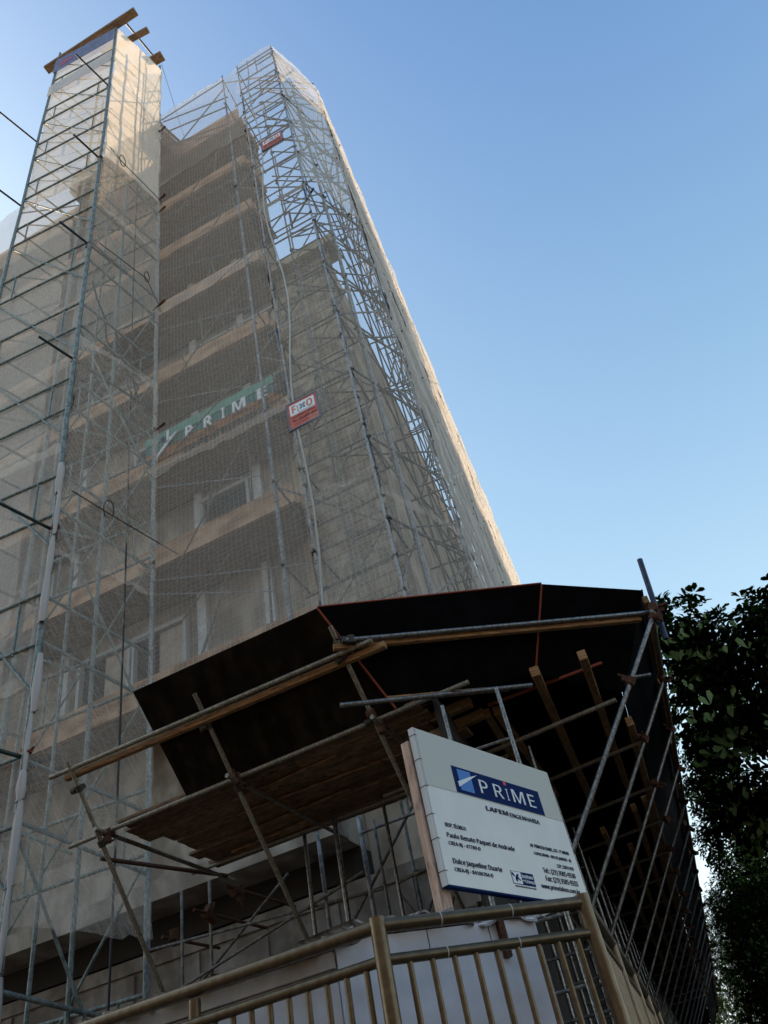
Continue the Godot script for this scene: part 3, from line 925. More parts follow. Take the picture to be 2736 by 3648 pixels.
	# coiled wires
	for q in [[26.35, 0.27, 0.16, 26.62, 25.94, 1.0], [21.0, 0.75, 0.13, 21.0, 18.2, 1.4], [12.15, 0.42, 0.17, 12.25, 12.0, 1.2]]:
		var w := thing("coiled_wire", ["brown wire with one loop high on the tower beside a red coupler", "brown wire with a flat loop at the third green outrigger", "brown wire with a round coil halfway down the tower"][[26.35, 21.0, 12.15].find(q[0])], "wire", TOWER_F + UP * q[0], "coiled wires on the hoist tower")
		var out := A * 0.2
		var a: Vector3 = TOWER_F.lerp(TOWER_R, 0.05) + out + UP * q[3]
		var b: Vector3 = TOWER_F.lerp(TOWER_R, q[5]) + out + UP * q[4]
		var c: Vector3 = TOWER_F.lerp(TOWER_R, q[1]) + out + UP * q[0]
		tube(w, "wire", a, c, 0.012, M.cable_brown)
		tube(w, "wire", c, b, 0.012, M.cable_brown)
		var tor := TorusMesh.new()
		tor.inner_radius = q[2] - 0.012
		tor.outer_radius = q[2] + 0.012
		tor.rings = 28
		tor.ring_segments = 6
		var ring := part(w, "loop", tor, M.cable_brown)
		ring.transform = Transform3D(Basis(rdir, PI / 2 + 0.3).rotated(UP, 0.5), c + UP * 0.1 - w.position)


func roll_piece(parent: Node3D, a: Vector3, b: Vector3, r: float) -> void:
	var st := SurfaceTool.new()
	st.begin(Mesh.PRIMITIVE_TRIANGLES)
	var d := b - a
	var y := d.normalized()
	var x := y.cross(Vector3(0.31, 0.2, 0.93)).normalized()
	var z := x.cross(y)
	var seed_off := rng.randf() * 100.0
	var nn := noise(93, 2.2, 2)
	for j in 9:
		var v := j / 8.0
		var rr := r * (0.45 + 0.55 * sqrt(maxf(0.0, sin(PI * clampf(v, 0.02, 0.98)))))
		for i in 12:
			var g := TAU * i / 12.0
			var w := rr * (1.0 + 0.3 * nn.get_noise_2d(cos(g) * 0.6 + seed_off, sin(g) * 0.6 + v * 0.5))
			st.set_uv(Vector2(i / 3.0, v))
			st.add_vertex(d * (v - 0.5) + x * cos(g) * w + z * sin(g) * w)
	for j in 8:
		for i in 12:
			var p := j * 12 + i
			var q := j * 12 + (i + 1) % 12
			for k in [p, q, q + 12, p, q + 12, p + 12]:
				st.add_index(k)
	st.generate_normals()
	var o := part(parent, "bundle", st.commit(), M.bundle_net)
	o.position = (a + b) * 0.5 - origin_of(parent)


# ---------------------------------------------------------------- protection canopy
func build_canopy() -> void:
	var t := thing("protection_canopy", "dark tilted plywood canopy on tubes and planks round the building corner", "canopy", F(0, 2.4, 5.5))
	var dir := Vector2(0.656, 0.754)      # up the tilted panel, in (n, h)
	var under := Vector2(0.754, -0.656)   # off its underside
	var P := func(s: float, along: float, off: float) -> Vector3:
		var q := Vector2(2.42, 5.5) + dir * along + under * off
		return F(s, q.x, q.y)
	# tilted panels of the front run
	var low_corner := F(0.33, 2.42, 5.5)
	var top_corner := Vector3(-2.173, 6.5, -6.561)
	var c_top := Vector3(0.11, 6.48, -7.55)
	var c_low := Vector3(-0.3, 5.72, -8.02)
	var d_top := Vector3(1.17, 6.48, -8.38)
	var d_low := Vector3(0.55, 5.62, -8.95)
	var seam := 0.008
	sheet(t, "panel", [P.call(-2.32, -0.05, 0.0), low_corner - A * seam, top_corner - A * seam, P.call(-2.4, 1.31, 0.0)], 0.018, M.plywood)
	sheet(t, "panel", [low_corner + A * seam, c_low - A * seam, c_top - A * seam, top_corner + A * seam], 0.018, M.black_board)
	sheet(t, "panel", [c_low + A * seam, d_low, d_top, c_top + A * seam], 0.018, M.black_board)
	for e in [[top_corner, low_corner], [c_top, c_low]]:
		beam(t, "panel_edge", e[0] + UP * -0.004, e[1] + UP * -0.004, 0.02, 0.012, M.red_edge)
	beam(t, "panel_edge", top_corner + UP * 0.012, c_top + UP * 0.012, 0.03, 0.014, M.red_edge)
	# panels down the side
	var z := -8.4
	var k := 0
	while z > -46.0:
		var z2 := z - 2.2
		sheet(t, "panel", [Vector3(0.55, 5.6, z - 0.55 if k == 0 else z - 0.01), Vector3(0.55, 5.6, z2), Vector3(1.19, 6.5, z2), Vector3(1.19, 6.5, z - 0.01)], 0.018, M.black_board)
		beam(t, "edge_timber", Vector3(1.17, 6.36, z), Vector3(1.17, 6.36, z2 + 0.3), 0.06, 0.09, M.timber)
		z = z2
		k += 1
	# decking over the corner and the side bays
	prism(t, "deck", [F(0.2, 0.2, 0), low_corner, c_low, d_low, Vector3(0.55, 0, -46), Vector3(-1.8, 0, -46), Vector3(-1.92, 0, -11.9)], 5.74, 5.76, M.black_board)
	# planks of the front deck, in two lengths a row
	for row in 9:
		var n := 0.42 + row * 0.235
		var cut := rng.randf_range(-1.9, -0.7)
		var h := 5.52 + rng.randf_range(-0.016, 0.016)
		var left := -3.3 + rng.randf_range(-0.12, 0.15)
		var right := 0.55 + rng.randf_range(-0.25, 0.35) - (0.25 if row < 3 else 0.0)
		beam(t, "plank", F(left, n, h), F(cut - 0.004, n, h + 0.006), rng.randf_range(0.212, 0.231), 0.04, M["plank_%d" % rng.randi_range(0, 2)])
		beam(t, "plank", F(cut + 0.004, n + 0.004, h), F(right, n, h), rng.randf_range(0.212, 0.231), 0.04, M["plank_%d" % rng.randi_range(0, 2)])
	# loose boards lying crooked under the planks
	for q in [[-2.6, 1.0, -0.9, 1.12], [-2.2, 1.55, -0.3, 1.5], [-1.9, 1.9, -0.6, 2.02], [-2.9, 0.62, -1.7, 0.7]]:
		beam(t, "plank", F(q[0], q[1], 5.478), F(q[2], q[3], 5.478), 0.12, 0.03, M["plank_%d" % rng.randi_range(1, 2)])
	# tubes along the front run
	tube(t, "tube", P.call(-3.75, 0.8, 0.1), P.call(0.42, 0.8, 0.1), 0.027, M.old_pipe, true)
	beam(t, "timber", P.call(-3.6, 0.72, 0.045), P.call(0.52, 0.70, 0.055), 0.075, 0.07, M.timber, N)
	tube(t, "tube", F(-3.95, 2.42, 5.46), F(1.15, 2.46, 5.49), 0.026, M.old_pipe, true)
	tube(t, "tube", F(-3.6, 0.55, 5.45), F(0.9, 0.5, 5.46), 0.025, M.old_pipe, true)
	tube(t, "tube", F(-3.9, 1.95, 5.42), F(-3.3, 0.2, 5.4), 0.026, M.rust, true)
	# raking struts in each bay
	for q in [[-3.45, 3.02, 6.15, 1.35, 3.95], [-1.7, 3.05, 6.29, 1.0, 3.9], [0.06, 3.13, 6.33, 1.15, 4.1]]:
		var a := F(q[0], q[1] + 0.06, q[2] - 0.04)
		var b := F(q[0], q[3], q[4])
		tube(t, "strut", a, b + (b - a) * 0.25, 0.026, M.old_pipe, true)
		for u: float in [0.12, 0.36]:
			clamp_at(t, a.lerp(b, u), b - a, M.coupler_steel, 1.2)
		tube(t, "bearer", F(q[0] + 0.06, 2.65, 5.43), F(q[0] + 0.12, 0.0, 5.39), 0.025, M.old_pipe, true)
		clamp_at(t, F(q[0] + 0.06, 2.44, 5.44), A, M.rust, 1.3)
	# tubes of the cut-off corner
	tube(t, "tube", Vector3(-2.0, 6.1, -6.7), Vector3(1.18, 6.1, -8.28), 0.027, M.bright_pipe, true)
	beam(t, "timber", Vector3(-2.12, 6.07, -6.72), Vector3(1.0, 6.06, -8.25), 0.06, 0.06, M.timber)
	tube(t, "tube", Vector3(-2.17, 5.45, -6.79), Vector3(-0.36, 5.45, -7.7), 0.026, M.bright_pipe, true)
	beam(t, "timber", Vector3(-1.75, 5.49, -7.06), Vector3(-0.6, 5.49, -7.68), 0.05, 0.05, M.timber)
	clamp_at(t, Vector3(-1.93, 6.1, -6.75), UP, M.coupler_steel, 1.4)
	clamp_at(t, F(0.05, 3.02, 6.17), A, M.coupler_steel, 1.4)
	clamp_at(t, F(0.06, 2.5, 5.55), A, M.rust, 1.4)
	clamp_at(t, Vector3(1.17, 6.1, -8.27), UP, M.rust, 1.6)
	tube(t, "corner_post", Vector3(1.16, 5.75, -8.28), Vector3(1.285, 6.78, -8.22), 0.032, M.blue_paint, true)
	tube(t, "tube", Vector3(0.46, 5.88, -9.1), Vector3(0.95, 5.9, -9.33), 0.026, M.bright_pipe, true)
	beam(t, "red_batten", Vector3(-0.93, 5.7, -8.32), Vector3(0.42, 5.7, -8.23), 0.03, 0.03, M.red_edge)
	# joists below the corner deck
	for q in [[-1.26, -7.58, -3.19, -8.02, 0.1], [-1.07, -8.03, -2.99, -8.36, 0.09], [-1.0, -8.39, -2.5, -8.72, 0.09], [-0.29, -7.83, -0.3, -12.5, 0.1], [0.24, -7.83, 0.26, -12.0, 0.09], [-0.98, -8.41, -0.96, -10.5, 0.08], [-0.87, -8.43, -0.72, -11.5, 0.08]]:
		beam(t, "joist", Vector3(q[0], 5.66, q[1]), Vector3(q[2], 5.66, q[3]), q[4], 0.11, M.timber)
	tube(t, "tube", Vector3(-2.48, 5.3, -8.87), Vector3(0.41, 5.3, -8.35), 0.026, M.old_pipe, true)
	# side bays: props, bearers, joists
	z = -8.15
	k = 0
	while z > -34.0:
		var zz := z + rng.randf_range(-0.06, 0.06)
		tube(t, "prop", Vector3(1.15, 6.02, zz), Vector3(-0.61, 3.68, zz + 0.35), 0.025, M.bright_pipe, k < 6)
		if k > 0:
			tube(t, "bearer", Vector3(-0.85, 5.3, zz - 0.25), Vector3(0.55, 5.3, zz + 0.06), 0.024, M.old_pipe)
		clamp_at(t, Vector3(0.61, 5.3, zz + 0.11), Vector3(1.75, 2.3, 0), M.rust, 1.3)
		clamp_at(t, Vector3(1.12, 5.98, zz), Vector3(1.75, 2.3, 0), M.rust, 1.2)
		z -= 1.62
		k += 1
	for q in [[0.5, -9.2, -20.0], [0.42, -12.0, -30.0], [0.24, -12.2, -24.0], [-0.3, -12.8, -26.0], [0.0, -14.0, -28.0]]:
		beam(t, "joist", Vector3(q[0], 5.38, q[1]), Vector3(q[0] + rng.randf_range(-0.05, 0.05), 5.38, q[2]), 0.08, 0.11, M.timber)
	tube(t, "tube", Vector3(1.13, 6.03, -8.1), Vector3(1.13, 6.03, -34.0), 0.025, M.old_pipe)
	tube(t, "tube", Vector3(-0.62, 3.72, -8.4), Vector3(-0.62, 3.72, -34.0), 0.025, M.old_pipe)
	# dark boards added to blacken the space below the side canopy
	var hb := thing("added_shade_boards", "added dark boards standing in for shade along the side street under the canopy", "hoarding", Vector3(-1.3, 0, -20))
	z = -7.4
	while z > -47.0:
		sheet(hb, "board", [Vector3(-1.34, 0.13, z), Vector3(-1.34, 0.13, z - 1.19), Vector3(-1.34, 5.6, z - 1.19), Vector3(-1.34, 5.6, z)], 0.03, M.shade_dark)
		z -= 1.2
	# lower scaffold tubes that carry the front of the deck
	var low := thing("base_scaffold", "shiny lower scaffold tubes standing under the plank deck behind the hut", "scaffold", F(-2, 0.4, 0))
	for q in [[-4.16, 0.0, 5.5, 0.02], [-3.73, 0.0, 5.5, 0.022], [-2.02, 0.35, 5.5, 0.026], [-1.45, 0.55, 5.5, 0.032], [-1.15, 0.0, 5.5, 0.02], [-0.8, 0.5, 5.5, 0.022], [-0.35, 0.5, 5.5, 0.02], [0.15, 0.3, 5.4, 0.024], [-2.6, -0.8, 5.9, 0.02], [-1.7, -0.8, 5.9, 0.02]]:
		tube(low, "standard", F(q[0], q[1], 0.13), F(q[0] + rng.randf_range(-0.03, 0.03), q[1], q[2]), q[3], M.bright_pipe if q[1] > 0.1 else M.galvanised, true)
	for q in [[-4.8, 0.0, 4.9, -1.2, 4.65], [-4.6, 0.05, 4.2, -1.4, 4.9], [-5.2, -0.2, 3.6, -2.6, 5.3], [-0.8, 0.5, 4.5, -0.3, 4.55], [-0.8, 0.5, 4.0, -0.3, 4.05], [-1.1, -0.3, 3.2, -0.3, 4.6], [-0.3, -0.3, 3.2, -1.1, 4.6]]:
		tube(low, "brace", F(q[0], q[1], q[2]), F(q[3], q[1], q[4]), 0.02, M.galvanised)
	for q in [[-4.5, -0.3, 5.0], [-3.7, 0.1, 5.05], [-3.2, 0.1, 5.2]]:
		tube(low, "transom", F(q[0], q[1] + 0.3, q[2]), F(q[0] + 0.1, -1.2, q[2]), 0.022, M.rust)
		clamp_at(low, F(q[0], q[1], q[2]), A, M.rust, 1.8)
	# steel frames below the side canopy
	var frames := thing("access_scaffold", "ladder-like steel frames standing along the side street fence", "scaffold", Vector3(-0.7, 0, -9))
	z = -7.2
	while z > -22.0:
		for x: float in [-0.68, -1.25]:
			tube(frames, "standard", Vector3(x, 0.13, z), Vector3(x, 5.3, z), 0.022, M.bright_pipe)
		for j in 9:
			tube(frames, "rung", Vector3(-0.68, 0.6 + j * 0.52, z), Vector3(-1.25, 0.6 + j * 0.52, z), 0.016, M.galvanised)
		z -= 1.6


# ---------------------------------------------------------------- hut behind the fence
func build_hut() -> void:
	var t := thing("site_hut", "white site hut with a stained corrugated roof behind the fence", "hut", Vector3(-1.6, 0, -4.8))
	var fl := Vector3(-1.35, 0, -4.26)
	var fr := Vector3(-0.36, 0, -4.98)
	var d := (fr - fl).normalized()
	var nn := Vector3(-0.588, 0, -0.809)
	var w0 := fl + nn * 0.42 + d * -0.12
	var w1 := fl + nn * 0.42 + d * 1.12
	# cut-corner wall in three boards
	var cuts := [0.0, 0.44, 0.75, 1.0]
	for k in 3:
		var a := w0.lerp(w1, cuts[k] + (0.003 if k else 0.0))
		var b := w0.lerp(w1, cuts[k + 1] - 0.003)
		sheet(t, "wall_board", [a + UP * 0.13, b + UP * 0.13, b + UP * 2.80, a + UP * 2.80], 0.02, M.hoarding)
	# front wall boards, to the left
	for k in 5:
		var a := w0 - A * (0.008 + 0.86 * (k + 1))
		var b := w0 - A * (0.012 + 0.86 * k)
		sheet(t, "wall_board", [a + UP * 0.13, b + UP * 0.13, b + UP * 2.66, a + UP * 2.66], 0.02, M.hoarding)
		sheet(t, "fascia", [a + UP * 2.665 + N * 0.03, b + UP * 2.665 + N * 0.03, b + UP * 2.745 + N * 0.03, a + UP * 2.745 + N * 0.03], 0.03, M.cream_board)
	sheet(t, "wall_board", [w1 + UP * 0.13, w1 + nn * 1.6 + UP * 0.13, w1 + nn * 1.6 + UP * 2.8, w1 + UP * 2.8], 0.02, M.hoarding)
	beam(t, "rusty_strap", w1 - nn * 0.02 + UP * 2.6 - d * 0.24, w1 - nn * 0.02 + UP * 2.8 - d * 0.24, 0.05, 0.04, M.rust, d)
	# corrugated roof in sheets, each a wavy plate with broken front edges
	for k in 5:
		var p := w0 - A * (0.9 * (k + 1) - 0.15) + N * 0.12
		corrugated(t, p + UP * 2.778, A * 0.92, -N * 1.5 + UP * 0.2, 5, k)
	corrugated(t, w0 + nn * -0.1 + d * 0.1 + UP * 2.85, d * 0.62, nn * 1.5 + UP * 0.3, 3, 11)
	corrugated(t, w0 + nn * -0.06 + d * 0.74 + UP * 2.80, d * 0.66, nn * 1.5 + UP * 0.34, 2, 12)
	# crate top at the lower left
	var bx := thing("white_box", "plain white box in the lower left behind the handrail", "box", Vector3(-4.2, 2.2, -5.2))
	sheet(bx, "face", [Vector3(-4.75, 0.13, -5.35), Vector3(-4.1, 0.13, -5.33), Vector3(-4.1, 2.78, -5.33), Vector3(-4.75, 2.76, -5.35)], 0.35, M.white_paint)


func corrugated(parent: Node3D, at: Vector3, along: Vector3, up_slope: Vector3, waves: int, seed_: int) -> void:
	var st := SurfaceTool.new()
	st.begin(Mesh.PRIMITIVE_TRIANGLES)
	var nn := noise(400 + seed_, 3.0, 2)
	var n := waves * 12
	var up := along.cross(up_slope).normalized()
	if up.y < 0:
		up = -up
	var rows := 4
	for layer in 2:
		for j in rows + 1:
			for i in n + 1:
				var u := float(i) / n
				var ragged := 0.0
				if j == 0:
					ragged = maxf(0.0, nn.get_noise_1d(u * 3.0)) * 0.09
				var wave := cos(TAU * waves * u) * 0.026 + (nn.get_noise_1d(u * 1.3 + 20.0) * 0.012)
				st.set_uv(Vector2(u, float(j)))
				st.add_vertex(along * u + up_slope * (float(j) / rows + ragged) + up * (wave + (0.0 if layer == 0 else -0.012)))
	var per := (rows + 1) * (n + 1)
	for layer in 2:
		for j in rows:
			for i in n:
				var p := layer * per + j * (n + 1) + i
				for k in [p, p + 1, p + n + 2, p, p + n + 2, p + n + 1]:
					st.add_index(k)
	for i in n:
		for k in [i, i + per, i + 1, i + 1, i + per, i + per + 1]:
			st.add_index(k)
	st.generate_normals()
	var o := part(parent, "roof_sheet", st.commit(), M.fibre_cement)
	o.position = at - origin_of(parent)


# ---------------------------------------------------------------- bronze fence
func build_fence() -> void:
	var t := thing("railing_fence", "bronze-coloured tubular fence with thick handrail along the pavement corner", "fence", Vector3(-1.35, 0, -4.26))
	var fl := Vector3(-1.35, 0, -4.26)
	var fr := Vector3(-0.36, 0, -4.98)
	var l2 := Vector3(-2.50, 0, -4.42)
	var l3 := Vector3(-4.1, 0, -4.6)
	var side_end := Vector3(-0.36, 0, -26.0)
	var top := 2.735
	var mid := 2.575
	for p in [[fl, 0.041, 2.775], [fr, 0.041, 2.775], [l2, 0.034, 2.69], [l3, 0.034, 2.69]]:
		tube(t, "post", p[0] + UP * 0.1, p[0] + UP * p[2], p[1], M.bronze, true)
	var runs := [[l3, fl, 24], [fl, fr, 10], [fr, Vector3(-0.36, 0, -26.0), 0]]
	for r in runs:
		var a: Vector3 = r[0]
		var b: Vector3 = r[1]
		tube(t, "handrail", a + UP * top, b + UP * top, 0.034, M.bronze, true)
		tube(t, "mid_rail", a + UP * mid, b + UP * mid, 0.027, M.bronze, true)
		tube(t, "bottom_rail", a + UP * 0.35, b + UP * 0.35, 0.0245, M.bronze, true)
	var pairs := [[l3, l2], [l2, fl], [fl, fr]]
	for pr in pairs:
		var a: Vector3 = pr[0]
		var b: Vector3 = pr[1]
		var len: float = a.distance_to(b)
		var n := int(round(len / 0.117))
		for j in range(1, n):
			var p: Vector3 = a.lerp(b, (j + 0.12) / n)
			tube(t, "baluster", p + UP * 0.35, p + UP * mid, 0.0155, M.bronze, true)
	for q in [0.62, 0.28]:
		var p := fl.lerp(fr, q)
		for hh: float in [top, mid]:
			var rr := 0.0355 if hh == top else 0.0285
			tube(t, "wire_tie", p + UP * hh, p + UP * hh + (fr - fl).normalized() * 0.006, rr, M.rope, true)
	# side street run: posts and balusters
	var z := fr.z - 0.117
	var j := 1
	while z > -17.0:
		if j % 11 == 0:
			tube(t, "post", Vector3(-0.36, 0.1, z), Vector3(-0.36, 2.72, z), 0.036, M.bronze, true)
		else:
			tube(t, "baluster", Vector3(-0.36, 0.35, z), Vector3(-0.36, mid, z), 0.0155, M.bronze)
		z -= 0.117
		j += 1


# ---------------------------------------------------------------- printed board
func local_box(parent: Node3D, called: String, x0: float, x1: float, y0: float, y1: float, z0: float, z1: float, m: Material) -> MeshInstance3D:
	var o := part(parent, called, unit_box, m)
	o.transform = Transform3D(Basis.from_scale(Vector3(x1 - x0, y1 - y0, z1 - z0)), Vector3((x0 + x1) / 2, (y0 + y1) / 2, (z0 + z1) / 2))
	return o


func local_shape(parent: Node3D, called: String, pts: Array, z: float, thick: float, m: Material) -> MeshInstance3D:
	var flat := PackedVector2Array(pts)
	var st := SurfaceTool.new()
	st.begin(Mesh.PRIMITIVE_TRIANGLES)
	var tri := Geometry2D.triangulate_polygon(flat)
	for k in range(0, tri.size(), 3):
		var a := flat[tri[k]]
		var b := flat[tri[k + 1]]
		var c := flat[tri[k + 2]]
		for v: Vector2 in ([a, c, b] if (b - a).cross(c - a) > 0.0 else [a, b, c]):
			st.set_normal(Vector3(0, 0, 1))
			st.add_vertex(Vector3(v.x, v.y, z))
	for k in flat.size():
		var p := flat[k]
		var q := flat[(k + 1) % flat.size()]
		var e := (q - p).orthogonal().normalized()
		for v in [Vector3(p.x, p.y, z), Vector3(q.x, q.y, z), Vector3(q.x, q.y, z - thick), Vector3(p.x, p.y, z), Vector3(q.x, q.y, z - thick), Vector3(p.x, p.y, z - thick)]:
			st.set_normal(Vector3(e.x, e.y, 0))
			st.add_vertex(v)
	return part(parent, called, st.commit(), m)


func text(parent: Node3D, words: String, font: Font, x0: float, x1: float, y0: float, y1: float, z: float, m: Material, depth := 0.003) -> MeshInstance3D:
	var tm := TextMesh.new()
	tm.text = words
	tm.font = font
	tm.font_size = 48
	tm.pixel_size = 0.01
	tm.depth = 0.1
	tm.curve_step = 2.0
	var o := part(parent, "lettering", tm, m)
	var ab := tm.get_aabb()
	var sx := (x1 - x0) / ab.size.x
	var sy := (y1 - y0) / ab.size.y
	var sz := depth / 0.1
	o.transform = Transform3D(Basis.from_scale(Vector3(sx, sy, sz)), Vector3(x0 - ab.position.x * sx, y0 - ab.position.y * sy, z - ab.position.z * sz))
	return o


func build_sign() -> void:
	var t := thing("sign_board", "white building-site board with blue logo above the fence corner", "sign", Vector3(-1.181, 3.15, -5.372))
	var d := Vector3(0.4064, 0, -0.9137)
	t.basis = Basis(d, UP, Vector3(0.9137, 0, 0.4064))
	var w := 1.786
	var h := 1.118
	local_box(t, "board", 0, w, 0, h, -0.03, 0, M.sign_white)
	local_box(t, "grey_band", 0.006, w - 0.004, 0.607 * h, h - 0.004, 0.0, 0.003, M.sign_grey)
	# folded metal rim on the back edges
	local_box(t, "rim", -0.012, -0.001, -0.004, h + 0.004, -0.05, -0.002, M.white_frame)
	local_box(t, "rim", 0.0, w, -0.012, -0.001, -0.05, -0.002, M.navy)
	local_box(t, "logo_panel", 0.195 * w, 0.845 * w, 0.612 * h, 0.797 * h, 0.003, 0.006, M.navy)
	local_box(t, "logo_square", 0.228 * w, 0.318 * w, 0.634 * h, 0.782 * h, 0.006, 0.008, M.sky_blue)
	local_shape(t, "logo_beam", [Vector2(0.217 * w, 0.652 * h), Vector2(0.366 * w, 0.776 * h), Vector2(0.300 * w, 0.742 * h), Vector2(0.214 * w, 0.688 * h)], 0.0105, 0.002, M.letter_white)
	var glyphs := [["P", 0.366, 0.425], ["R", 0.468, 0.535], ["I", 0.561, 0.575], ["M", 0.607, 0.700], ["E", 0.733, 0.785]]
	for g in glyphs:
		text(t, g[0], font_plain, g[1] * w, g[2] * w, 0.652 * h, (0.748 if g[0] != "I" else 0.736) * h, 0.0085, M.letter_white)
	local_box(t, "red_dot", 0.560 * w, 0.580 * w, 0.765 * h, 0.797 * h, 0.0065, 0.009, M.letter_red)
	var B := font_bold
	var R := font_plain
	text(t, "LAFEM", B, 0.376 * w, 0.535 * w, 0.535 * h, 0.566 * h, 0.002, M.ink)
	text(t, "ENGENHARIA", R, 0.548 * w, 0.776 * w, 0.532 * h, 0.562 * h, 0.002, M.ink)
	text(t, "RESP. TÉCNICO:", R, 0.062 * w, 0.193 * w, 0.354 * h, 0.386 * h, 0.002, M.ink)
	text(t, "Paulo Renato Paquet de Andrade", R, 0.058 * w, 0.505 * w, 0.278 * h, 0.318 * h, 0.002, M.ink)
	text(t, "CREA-RJ - 47789-D", R, 0.057 * w, 0.257 * w, 0.236 * h, 0.264 * h, 0.002, M.ink)
	text(t, "Dulce Jaqueline Duarte", R, 0.058 * w, 0.370 * w, 0.120 * h, 0.162 * h, 0.002, M.ink)
	text(t, "CREA-RJ - 84106704-D", R, 0.056 * w, 0.296 * w, 0.078 * h, 0.106 * h, 0.002, M.ink)
	text(t, "AV. PRINCESA ISABEL, 323 - 2º ANDAR", R, 0.640 * w, 0.950 * w, 0.343 * h, 0.370 * h, 0.002, M.ink)
	text(t, "COPACABANA - RIO DE JANEIRO - RJ", R, 0.653 * w, 0.947 * w, 0.291 * h, 0.316 * h, 0.002, M.ink)
	text(t, "CEP: 22011-010", R, 0.813 * w, 0.947 * w, 0.236 * h, 0.260 * h, 0.002, M.ink)
	text(t, "Tel.: (21) 3505-9330", R, 0.685 * w, 0.942 * w, 0.174 * h, 0.216 * h, 0.002, M.ink)
	text(t, "Fax: (21) 3505-9333", R, 0.687 * w, 0.942 * w, 0.119 * h, 0.161 * h, 0.002, M.ink)
	text(t, "www.primelafem.com.br", R, 0.633 * w, 0.939 * w, 0.064 * h, 0.104 * h, 0.002, M.ink)
	# small institute emblem
	var ex := 0.431 * w
	var ew := 0.156 * w
	var ey := 0.074 * h
	var eh := 0.075 * h
	local_box(t, "emblem_border", ex - 0.004, ex + ew + 0.004, ey - 0.004, ey + eh + 0.004, 0.0, 0.002, M.navy)
	local_box(t, "emblem_field", ex, ex + ew * 0.42, ey, ey + eh, 0.002, 0.0035, M.letter_white)
	local_shape(t, "emblem_figure", [Vector2(ex + ew * 0.14, ey + eh * 0.22), Vector2(ex + ew * 0.2, ey + eh * 0.16), Vector2(ex + ew * 0.22, ey + eh * 0.4), Vector2(ex + ew * 0.34, ey + eh * 0.26), Vector2(ex + ew * 0.36, ey + eh * 0.32), Vector2(ex + ew * 0.27, ey + eh * 0.5), Vector2(ex + ew * 0.26, ey + eh * 0.66), Vector2(ex + ew * 0.32, ey + eh * 0.76), Vector2(ex + ew * 0.24, ey + eh * 0.82), Vector2(ex + ew * 0.17, ey + eh * 0.62), Vector2(ex + ew * 0.12, ey + eh * 0.4)], 0.0055, 0.002, M.navy)
	local_shape(t, "emblem_figure", [Vector2(ex + ew * 0.0, ey + eh * 0.72), Vector2(ex + ew * 0.1, ey + eh * 0.55), Vector2(ex + ew * 0.13, ey + eh * 0.6), Vector2(ex + ew * 0.03, ey + eh * 0.95)], 0.0055, 0.002, M.navy)
	text(t, "Instituto", B, ex + ew * 0.45, ex + ew * 0.96, ey + eh * 0.56, ey + eh * 0.88, 0.0025, M.letter_white, 0.002)
	text(t, "da", B, ex + ew * 0.46, ex + ew * 0.53, ey + eh * 0.28, ey + eh * 0.42, 0.0025, M.letter_white, 0.002)
	text(t, "Criança", B, ex + ew * 0.55, ex + ew * 0.98, ey + eh * 0.08, ey + eh * 0.46, 0.0025, M.letter_white, 0.002)
	text(t, "www.institutodacrianca.org.br", R, ex + 0.01, ex + ew, 0.050 * h, 0.064 * h, 0.002, M.ink, 0.002)
	# wooden post wired to the back, standing on the hut roof
	var post := beam_local(t, "support_post", Vector3(0.03, -0.42, -0.10), Vector3(0.03, h - 0.08, -0.10), 0.11, 0.075, M.pale_timber)
	post.set_meta("label", "pale wooden post wired behind the board")
	for y: float in [0.08, 0.27, 0.42, 0.6, 0.78, 0.95]:
		local_box(t, "tie_wire", -0.016, 0.02, y * h - 0.0015, y * h + 0.0015, -0.06, 0.003, M.coupler_steel)


func beam_local(parent: Node3D, called: String, a: Vector3, b: Vector3, w: float, t: float, m: Material) -> MeshInstance3D:
	var holder := Node3D.new()
	var o := beam(holder, called, a, b, w, t, m, Vector3(0, 0, 1))
	holder.remove_child(o)
	put(parent, o, called)
	o.position = (a + b) * 0.5
	holder.free()
	return o


